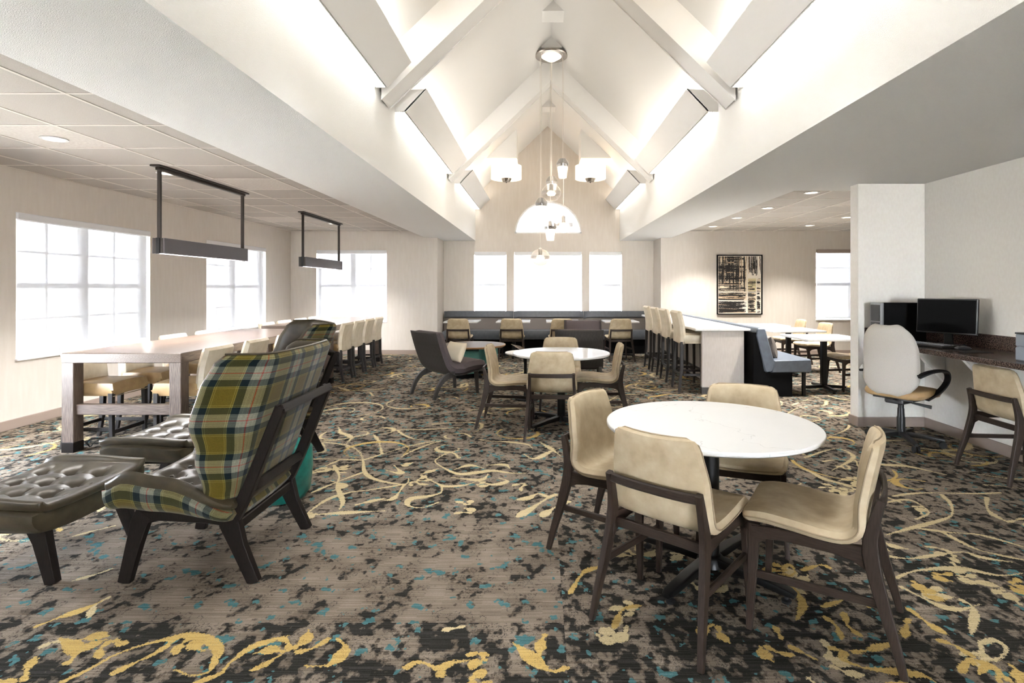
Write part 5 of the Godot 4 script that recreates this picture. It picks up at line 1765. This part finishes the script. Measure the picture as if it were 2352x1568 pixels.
func build_bar() -> void:
	# island with the white top
	var o := thing("bar_island", "long white counter island with a pale panel end", "counter", at(2.5, 0, 9.2))
	var L := 3.86
	put(mb().box(Vector3(-0.06, 0.86, 0), Vector3(0.74, 0.032, L), 0.005), "counter_top", M.quartz, o)
	# end panels carry the top; the body between them is set back to leave room for knees
	for e in [-1, 1]:
		put(mb().box(Vector3(-0.052, 0.465, e * (L / 2 - 0.05)), Vector3(0.565, 0.756, 0.06), 0.004), "end_panel", M.panel_pale, o)
		put(mb().box(Vector3(-0.052, 0.045, e * (L / 2 - 0.05)), Vector3(0.575, 0.09, 0.07), 0.003), "kick_board", M.ash_grey, o)
	put(mb().box(Vector3(0.1, 0.43, 0), Vector3(0.26, 0.826, L - 0.24), 0.004), "body", M.panel_pale, o)
	put(mb().tube([Vector3(-0.1, 0.2, L / 2 - 0.12), Vector3(-0.1, 0.2, -L / 2 + 0.12)], 0.018, 10), "foot_rail", M.ash_dark, o)
	var sd := [[7.61, "nearest of four"], [8.37, "second of four"], [9.03, "third of four"], [9.68, "farthest of four"]]
	var proto: Node3D = null
	for q in sd:
		var lab: String = "cream high-backed bar stool, %s at the white island" % q[1]
		var p := at(2.12, 0, q[0])
		if proto == null:
			proto = stool("bar_stool", lab, "bar stools at the white island", 0.775, 0.655, 1.105, 0.44, 0.44, M.cream_vinyl, M.cream_vinyl)
			proto.position = p
			proto.rotation.y = face(1, 0)
		else:
			copy(proto, lab, p, face(1, 0))
	# booth bench against the island
	o = thing("booth_bench", "blue-grey vinyl booth bench on a dark plinth beside the island", "bench", at(3.0, 0, 9.3))
	var Z := 2.2
	put(mb().prism(PackedVector2Array([Vector2(-0.225, 0.0), Vector2(0.29, 0.0), Vector2(0.29, 0.32), Vector2(-0.08, 0.32), Vector2(-0.165, 0.84), Vector2(-0.225, 0.84)]), -Z, Z, ALONG_D, 0.004), "plinth", M.matte_black, o)
	put(mb().prism(PackedVector2Array([Vector2(-0.178, 0.868), Vector2(-0.16, 0.892), Vector2(-0.08, 0.894), Vector2(-0.065, 0.878), Vector2(0.06, 0.43), Vector2(0.03, 0.33), Vector2(-0.05, 0.318), Vector2(-0.075, 0.34), Vector2(-0.19, 0.8)]), -Z - 0.01, Z + 0.01, ALONG_D, 0.014), "backrest", M.blue_vinyl, o)
	put(mb().prism(PackedVector2Array([Vector2(0.02, 0.33), Vector2(0.05, 0.475), Vector2(0.52, 0.49), Vector2(0.535, 0.475), Vector2(0.54, 0.335), Vector2(0.525, 0.318), Vector2(0.0, 0.318)]), -Z - 0.012, Z + 0.012, ALONG_D, 0.014), "seat", M.blue_vinyl, o)
	for e in [-2.12, 0.0, 2.12]:
		put(mb().box(Vector3(0.475, 0.16, e), Vector3(0.04, 0.32, 0.04), 0.004), "leg", M.black_metal, o)
	pillow("grey speckled cushion leaning on the booth back", at(3.13, 0.62, 7.5), Basis(Vector3.UP, PI / 2) * Basis(Vector3.RIGHT, -0.28), 0.42, 0.3, 0.15, M.speckle_cloth)

func build_communal() -> void:
	communal_table("near communal table of weathered brown wood on block legs", 4.683, 7.5)
	communal_table("far communal table of weathered brown wood by the back window", 8.04, 10.57)
	var proto: Node3D = null
	var order := ["nearest", "second", "third", "fourth"]
	var rows := [
		["near communal table", [5.03, 5.71, 6.4, 7.1], [5.03, 5.65, 6.28, 6.92]],
		["far communal table", [8.4, 8.94, 9.48, 10.02], [8.42, 9.0, 9.6, 10.18]]]
	for r in rows:
		for side in 2:
			for i in 4:
				var lab: String = "cream stool, %s on the %s side of the %s" % [order[i], "aisle" if side == 0 else "window", r[0]]
				var x := -3.21 if side == 0 else -4.0
				var p := at(x, 0, r[1 + side][i])
				var turn := face(-1, 0) if side == 0 else face(1, 0)
				if proto == null:
					proto = stool("counter_stool", lab, "cream stools at the communal tables", 0.575, 0.455, 0.885, 0.45, 0.46, M.cream_vinyl, M.tan_vinyl)
					proto.position = p
					proto.rotation.y = turn
				else:
					copy(proto, lab, p, turn)
	# floor outlet and its cords
	var o := thing("floor_outlet", "brass floor outlet box on the carpet by the communal table", "outlet", at(-3.82, 0, 4.86))
	put(mb().lathe([Vector2(0, 0), Vector2(0.09, 0), Vector2(0.088, 0.006), Vector2(0, 0.008)], 28), "plate", M.brass, o)
	put(mb().box(Vector3(0.0, 0.035, 0), Vector3(0.07, 0.055, 0.05), 0.008), "socket_box", M.brass, o)
	put(mb().box(Vector3(-0.045, 0.04, 0.01), Vector3(0.035, 0.03, 0.03), 0.005), "plug", M.ivory_cloth, o)
	for k in 2:
		var c := thing("power_cord", "black power cord looping from the %s" % ["table leg to the floor outlet", "floor outlet in the wider of two loops"][k], "cord", Vector3.ZERO)
		var z: float = 0.04 * k
		put(mb().tube(curve([at(-4.0, 0.07, 4.79), at(-3.97, 0.02 + z, 4.8 - z), at(-3.93, 0.06 + z, 4.8 - z), at(-3.87, 0.075 + z * 0.4, 4.83 - z), at(-3.85, 0.045, 4.86)], 20), 0.005, 6), "cable", M.rubber, c)

func build_lounge() -> void:
	wing_chair("large plaid wing chair with a dark wooden frame in the foreground", at(-1.69, 0, 2.925), face(-1, 0))
	wing_chair("second plaid wing chair behind the foreground one", at(-2.33, 0, 4.79), face(-0.81, -0.58))
	ottoman("tufted brown leather ottoman at the left edge before the plaid chair", at(-2.62, 0, 2.88), PI / 2)
	ottoman("tufted brown leather ottoman beside the communal table leg", at(-2.62, 0, 3.92), PI / 2)
	var o := thing("drum_stool", "glazed teal drum stool behind the foreground plaid chair", "stool", at(-1.76, 0, 3.7))
	put(mb().lathe([Vector2(0, 0), Vector2(0.15, 0), Vector2(0.185, 0.05), Vector2(0.2, 0.2), Vector2(0.195, 0.33), Vector2(0.17, 0.36), Vector2(0, 0.37)], 40), "drum", M.teal_glaze, o)
	slipper_chair("grey slipper chair with a cream pillow beside the brown coffee table", at(-1.24, 0, 7.36), face(0.74, 0.67))
	slipper_chair("grey slipper chair turned away beyond the middle round table", at(0.56, 0, 7.78), face(0.08, 1))
	slipper_chair("grey slipper chair facing the viewer just before the banquette chairs", at(0.73, 0, 9.25), face(-0.05, -1))
	var f := Vector2(0.74, 0.67).normalized()
	pillow("cream lumbar pillow on the grey slipper chair", at(-1.24 + f.x * 0.04 + f.y * 0.1, 0.565, 7.36 + f.y * 0.04 - f.x * 0.1), Basis(Vector3.UP, face(f.x, f.y)) * Basis(Vector3.RIGHT, -0.4), 0.4, 0.27, 0.13, M.ivory_cloth)
	o = thing("coffee_table", "low round brown coffee table with a light wooden edge", "coffee table", at(-1.1, 0, 8.9))
	put(mb().lathe([Vector2(0, 0.5), Vector2(0.52, 0.5), Vector2(0.52, 0.476), Vector2(0, 0.476)], 64), "table_top", M.brown_laminate, o)
	put(mb().lathe([Vector2(0.52, 0.501), Vector2(0.532, 0.499), Vector2(0.53, 0.482), Vector2(0.51, 0.468), Vector2(0.49, 0.468), Vector2(0.49, 0.476), Vector2(0.52, 0.476), Vector2(0.52, 0.501)], 64), "wood_edge", M.wood_edge, o)
	put(mb().lathe([Vector2(0, 0.03), Vector2(0.045, 0.03), Vector2(0.045, 0.475), Vector2(0, 0.475)], 20), "column", M.black_metal, o)
	for i in 4:
		var b := Basis(Vector3.UP, 0.4 + i * PI / 2)
		put(mb().sweep([b * Vector3(0.02, 0.045, 0), b * Vector3(0.42, 0.03, 0)], [Vector2(0.06, 0.05), Vector2(0.05, 0.04)], b * Vector3(0, 0, 1), 0.006), "base_arm", M.black_metal, o)
	for q in [[-1.22, 8.72, 0.24, "teal upholstered pouf tucked under the coffee table, nearer one"], [-0.88, 9.2, 0.16, "teal upholstered pouf tucked under the coffee table, farther one"]]:
		o = thing("pouf", q[3], "pouf", at(q[0], 0, q[1]), 0.0, "teal poufs under the coffee table")
		put(mb().lathe([Vector2(0, 0.07), Vector2(q[2] - 0.02, 0.07), Vector2(q[2], 0.09), Vector2(q[2], 0.4), Vector2(q[2] - 0.03, 0.43), Vector2(0, 0.44)], 36), "cushion", M.teal_cloth, o)
		put(mb().lathe([Vector2(0, 0), Vector2(q[2] - 0.03, 0), Vector2(q[2] - 0.03, 0.07), Vector2(0, 0.07)], 28), "base", M.matte_black, o)

func build_desk() -> void:
	var h := 0.893
	var o := thing("granite_desk", "speckled brown granite desk top along the right wall with a backsplash", "desk", at(0, 0, 0))
	var poly := PackedVector2Array([Vector2(XD - 0.002, 5.575), Vector2(3.32, 5.575), Vector2(3.32, 2.6), Vector2(XD - 0.002, 2.6)])
	var flat := Transform3D(Basis(Vector3(0, 1, 0), Vector3(0, 0, -1), Vector3(1, 0, 0)), Vector3.ZERO)
	put(mb().prism(poly, h - 0.042, h, flat, 0.004), "desk_top", M.granite, o)
	put(mb().box(at(XD - 0.012, h + 0.06, 4.08), Vector3(0.02, 0.12, 2.98), 0.002), "backsplash", M.granite, o)
	put(mb().box(at((3.32 + XD) / 2, h + 0.06, 5.568), Vector3(XD - 3.32, 0.12, 0.02), 0.002), "backsplash", M.granite, o)
	for d in [5.3, 4.7, 3.6]:
		put(mb().prism(PackedVector2Array([Vector2(-0.012, 0.85), Vector2(-0.012, 0.5), Vector2(-0.3, 0.81), Vector2(-0.3, 0.85)]), -0.02, 0.02, Transform3D(Basis(Vector3(0, 0, -1), Vector3(0, 1, 0), Vector3(1, 0, 0)), at(XD, 0, d))), "bracket", M.wallpaper_pale, o)
	# computer
	o = thing("computer_tower", "black computer tower with a silver front on the granite desk", "computer", at(3.54, h, 5.4))
	put(mb().box(Vector3(0.02, 0.19, 0), Vector3(0.42, 0.38, 0.18), 0.004), "case", M.matte_black, o)
	put(mb().box(Vector3(-0.2, 0.191, 0), Vector3(0.03, 0.382, 0.182), 0.006), "front_bezel", M.bezel_silver, o)
	put(mb().box(Vector3(-0.217, 0.28, 0), Vector3(0.006, 0.16, 0.14), 0.002), "drive_bay", M.black_plastic, o)
	put(mb().box(Vector3(-0.217, 0.14, 0), Vector3(0.006, 0.1, 0.14), 0.002), "vent_grille", M.printer_dark, o)
	o = thing("monitor", "black flat computer monitor standing on the granite desk", "monitor", at(3.68, h, 4.93), face(0.89, 0.46))
	put(mb().box(Vector3(0, 0.27, 0), Vector3(0.49, 0.317, 0.03), 0.005, Basis(Vector3.RIGHT, -0.06)), "housing", M.black_plastic, o)
	put(mb().box(Vector3(0, 0.2725, 0.0155), Vector3(0.47, 0.292, 0.003), 0.0, Basis(Vector3.RIGHT, -0.06)), "screen", M.screen_black, o)
	put(mb().box(Vector3(0, 0.07, -0.035), Vector3(0.07, 0.14, 0.025), 0.005), "neck", M.black_plastic, o)
	put(mb().box(Vector3(0, 0.008, -0.02), Vector3(0.23, 0.016, 0.17), 0.005), "foot", M.black_plastic, o)
	o = thing("keyboard", "black keyboard with grey keys before the monitor", "keyboard", at(3.5, h + 0.001, 4.93), face(0.97, 0.2))
	put(mb().box(Vector3(0, 0.011, 0), Vector3(0.44, 0.02, 0.15), 0.005), "case", M.black_plastic, o)
	var keys := mb()
	for r in 5:
		for c in 15:
			keys.box(Vector3(-0.2 + c * 0.0285, 0.025, -0.05 + r * 0.025), Vector3(0.022, 0.009, 0.019), 0.003)
	var ko := put(keys, "keys", M.key_grey, o)
	ko.set_meta("kind", "stuff")
	o = thing("mouse_pad", "dark mouse pad beside the keyboard", "mouse pad", at(3.56, h + 0.001, 4.5), 1.5)
	put(mb().box(Vector3(0, 0.0015, 0), Vector3(0.2, 0.003, 0.22), 0.001), "pad", M.rubber, o)
	o = thing("computer_mouse", "small dark mouse on the mouse pad", "mouse", at(3.55, h + 0.0045, 4.57), 1.4)
	put(mb().pad(func(u: float, q: float) -> Vector3: return Vector3(u * 0.031, 0.014 + 0.006 * (1 - q * q), q * 0.053), 0.03, 12, 12, 0.0, 3.0), "shell", M.printer_dark, o)
	put(mb().lathe([Vector2(0, 0.004), Vector2(0.008, 0.003), Vector2(0.008, -0.003), Vector2(0, -0.004)], 12, Vector3(0, 0.033, -0.025)), "wheel", M.rubber, o)
	o = thing("printer", "blue-grey printer at the right edge on the granite desk", "printer", at(3.61, h, 3.79))
	put(mb().box(Vector3(0, 0.05, 0), Vector3(0.3, 0.1, 0.36), 0.008), "paper_drawer", M.printer_blue_grey, o)
	put(mb().box(Vector3(0, 0.148, 0), Vector3(0.298, 0.09, 0.36), 0.008), "body", M.printer_blue_grey, o)
	put(mb().box(Vector3(0, 0.198, 0), Vector3(0.302, 0.012, 0.364), 0.004), "lid", M.printer_dark, o)
	put(mb().box(Vector3(-0.148, 0.15, 0.02), Vector3(0.006, 0.05, 0.2), 0.002), "front_flap", M.printer_blue_grey, o)
	put(mb().box(Vector3(-0.149, 0.16, 0.1), Vector3(0.006, 0.02, 0.08), 0.001), "output_slot", M.matte_black, o)
	put(mb().box(Vector3(-0.149, 0.03, 0.06), Vector3(0.006, 0.03, 0.06), 0.001), "drawer_grip", M.matte_black, o)
	# task chair
	o = thing("task_chair", "pale swivel task chair with black loop arms at the desk", "office chair", at(3.3, 0, 4.98), face(0.86, 0.5))
	put(mb().pad(func(u: float, q: float) -> Vector3:
		var t := (q + 1) / 2
		var hw := 0.235 * lin([0.0, 0.25, 0.6, 1.0], [0.86, 1.0, 0.98, 0.8], t)
		return Vector3(u * corner_round(q, hw, 0.13, 0.32), 0.47 + 0.62 * t, 0.235 + 0.06 * t - 0.06 * sin(t * PI * 0.9) + 0.0 - 0.05 * u * u), 0.10, 20, 40, 0.0, 7.0), "backrest", M.pale_cloth, o)
	put(mb().pad(func(u: float, q: float) -> Vector3: return Vector3(u * corner_round(q, 0.25, 0.12, 0.25), 0.478 - 0.012 * q * q * (1.0 if q < 0 else 0.2), q * 0.25 - 0.02), 0.09, 20, 32, 0.0, 7.0), "seat", M.tan_vinyl, o)
	put(mb().box(Vector3(0, 0.425, 0), Vector3(0.34, 0.018, 0.3), 0.004), "seat_plate", M.black_plastic, o)
	put(mb().box(Vector3(0, 0.40, 0.02), Vector3(0.16, 0.05, 0.22), 0.01), "tilt_box", M.black_plastic, o)
	put(mb().sweep([Vector3(0.05, 0.39, 0.0), Vector3(0.24, 0.37, -0.02)], [Vector2(0.012, 0.012), Vector2(0.03, 0.02)], Vector3.UP, 0.004), "lever", M.black_plastic, o)
	put(mb().sweep([Vector3(0, 0.41, 0.12), Vector3(0, 0.425, 0.19), Vector3(0, 0.52, 0.2)], [Vector2(0.07, 0.014)], Vector3.RIGHT, 0.004), "back_bracket", M.black_plastic, o)
	for s in [-1, 1]:
		put(mb().sweep(curve([Vector3(s * 0.24, 0.655, 0.2), Vector3(s * 0.275, 0.69, 0.08), Vector3(s * 0.285, 0.69, -0.1), Vector3(s * 0.28, 0.655, -0.21), Vector3(s * 0.27, 0.58, -0.225), Vector3(s * 0.255, 0.5, -0.12), Vector3(s * 0.22, 0.44, 0.02)], 24), [Vector2(0.05, 0.026)], Vector3(1, 0, 0), 0.009, 2), "arm_loop", M.black_plastic, o)
	put(mb().lathe([Vector2(0, 0.1), Vector2(0.036, 0.1), Vector2(0.034, 0.24), Vector2(0.03, 0.245), Vector2(0.027, 0.32), Vector2(0.024, 0.325), Vector2(0.024, 0.4), Vector2(0, 0.4)], 20), "gas_column", M.black_plastic, o)
	put(mb().lathe([Vector2(0, 0.07), Vector2(0.05, 0.07), Vector2(0.05, 0.11), Vector2(0, 0.115)], 20), "hub", M.black_plastic, o)
	for i in 5:
		var b := Basis(Vector3.UP, 0.5 + i * TAU / 5)
		var arm := put(mb().sweep([b * Vector3(0.03, 0.092, 0), b * Vector3(0.18, 0.085, 0), b * Vector3(0.325, 0.07, 0)], [Vector2(0.05, 0.04), Vector2(0.042, 0.034), Vector2(0.03, 0.024)], b * Vector3(0, 0, 1), 0.008, 2), "base_leg", M.black_plastic, o)
		put(mb().loft([_wheel(b, 0.31, -0.024), _wheel(b, 0.31, -0.008)]), "caster", M.rubber, arm)
		put(mb().loft([_wheel(b, 0.31, 0.008), _wheel(b, 0.31, 0.024)]), "caster", M.rubber, arm)
		put(mb().tube([b * Vector3(0.31, 0.03, -0.02), b * Vector3(0.31, 0.03, 0.02)], 0.006, 6), "caster_axle", M.steel, arm)

func _wheel(b: Basis, r: float, z: float) -> PackedVector3Array:
	var L := PackedVector3Array()
	for i in 16:
		var a := TAU * i / 16
		L.append(b * Vector3(r + 0.029 * cos(a), 0.029 + 0.029 * sin(a), z))
	return L

func build_art() -> void:
	var o := thing("framed_print", "black and white abstract print in a black frame on the back wall", "picture", at(4.24, 0.854, D1))
	var w := 0.965
	var h := 1.27
	var f := 0.022
	for s in [-1, 1]:
		put(mb().box(Vector3(s * (w / 2 - f / 2), h / 2, 0.02), Vector3(f, h, 0.04), 0.003), "frame_side", M.matte_black, o)
		put(mb().box(Vector3(0, h / 2 + s * (h / 2 - f / 2), 0.02), Vector3(w - 2 * f, f, 0.04), 0.003), "frame_side", M.matte_black, o)
	var st := SurfaceTool.new()
	st.begin(Mesh.PRIMITIVE_TRIANGLES)
	var q := [Vector3(-w / 2 + f, h - f, 0.022), Vector3(w / 2 - f, h - f, 0.022), Vector3(w / 2 - f, f, 0.022), Vector3(-w / 2 + f, f, 0.022)]
	var u := [Vector2(0, 0), Vector2(1, 0), Vector2(1, 1), Vector2(0, 1)]
	for t in [[0, 1, 2], [0, 2, 3]]:
		for k in t:
			st.set_normal(Vector3(0, 0, 1))
			st.set_uv(u[k])
			st.add_vertex(q[k])
	var m := st.commit()
	m.surface_set_material(0, M.art_print)
	put_mesh(m, "print", o)
	put(mb().box(Vector3(0, h / 2, 0.01), Vector3(w - 2 * f, h - 2 * f, 0.018)), "backing", M.matte_black, o)

# ------------------------------------------------------------------ main
func _ready() -> void:
	rng.seed = 4
	# camera: level, lens shifted so that verticals stay upright
	var cam := Camera3D.new()
	cam.name = "camera"
	cam.projection = Camera3D.PROJECTION_FRUSTUM
	cam.near = 0.05
	cam.far = 200.0
	cam.size = 0.05 * 1568.0 / 1250.0
	cam.frustum_offset = Vector2(-65.0, -123.0) / 1250.0 * 0.05
	cam.position = Vector3(0, 1.42, 0)
	add_child(cam)
	cam.current = true
	# sky: bright overcast
	var env := Environment.new()
	var sky := Sky.new()
	var sm := ProceduralSkyMaterial.new()
	sm.sky_top_color = Color(0.86, 0.92, 1.0)
	sm.sky_horizon_color = Color(0.96, 0.98, 1.0)
	sm.ground_horizon_color = Color(0.94, 0.95, 0.95)
	sm.ground_bottom_color = Color(0.88, 0.88, 0.87)
	sm.sky_energy_multiplier = SKY_E
	sm.ground_energy_multiplier = SKY_E * 0.97
	sm.sun_angle_max = 0.0
	sky.sky_material = sm
	env.background_mode = Environment.BG_SKY
	env.sky = sky
	env.tonemap_mode = Environment.TONE_MAPPER_LINEAR
	env.tonemap_exposure = EXPOSURE
	env.sdfgi_enabled = true
	env.ssao_enabled = true
	env.ssil_enabled = true
	var we := WorldEnvironment.new()
	we.name = "world"
	we.environment = env
	add_child(we)
	var t0 := Time.get_ticks_msec()
	make_materials()
	print("materials ", Time.get_ticks_msec() - t0)
	build_floor()
	print("floor ", Time.get_ticks_msec() - t0)
	build_walls()
	build_ceiling()
	build_windows()
	print("room ", Time.get_ticks_msec() - t0)
	build_coves()
	build_downlights()
	build_bar_lamps()
	build_drums()
	build_pendants()
	print("lamps ", Time.get_ticks_msec() - t0)
	build_communal()
	build_lounge()
	build_dining()
	build_banquette()
	build_bar()
	build_desk()
	build_art()
	print("all ", Time.get_ticks_msec() - t0)
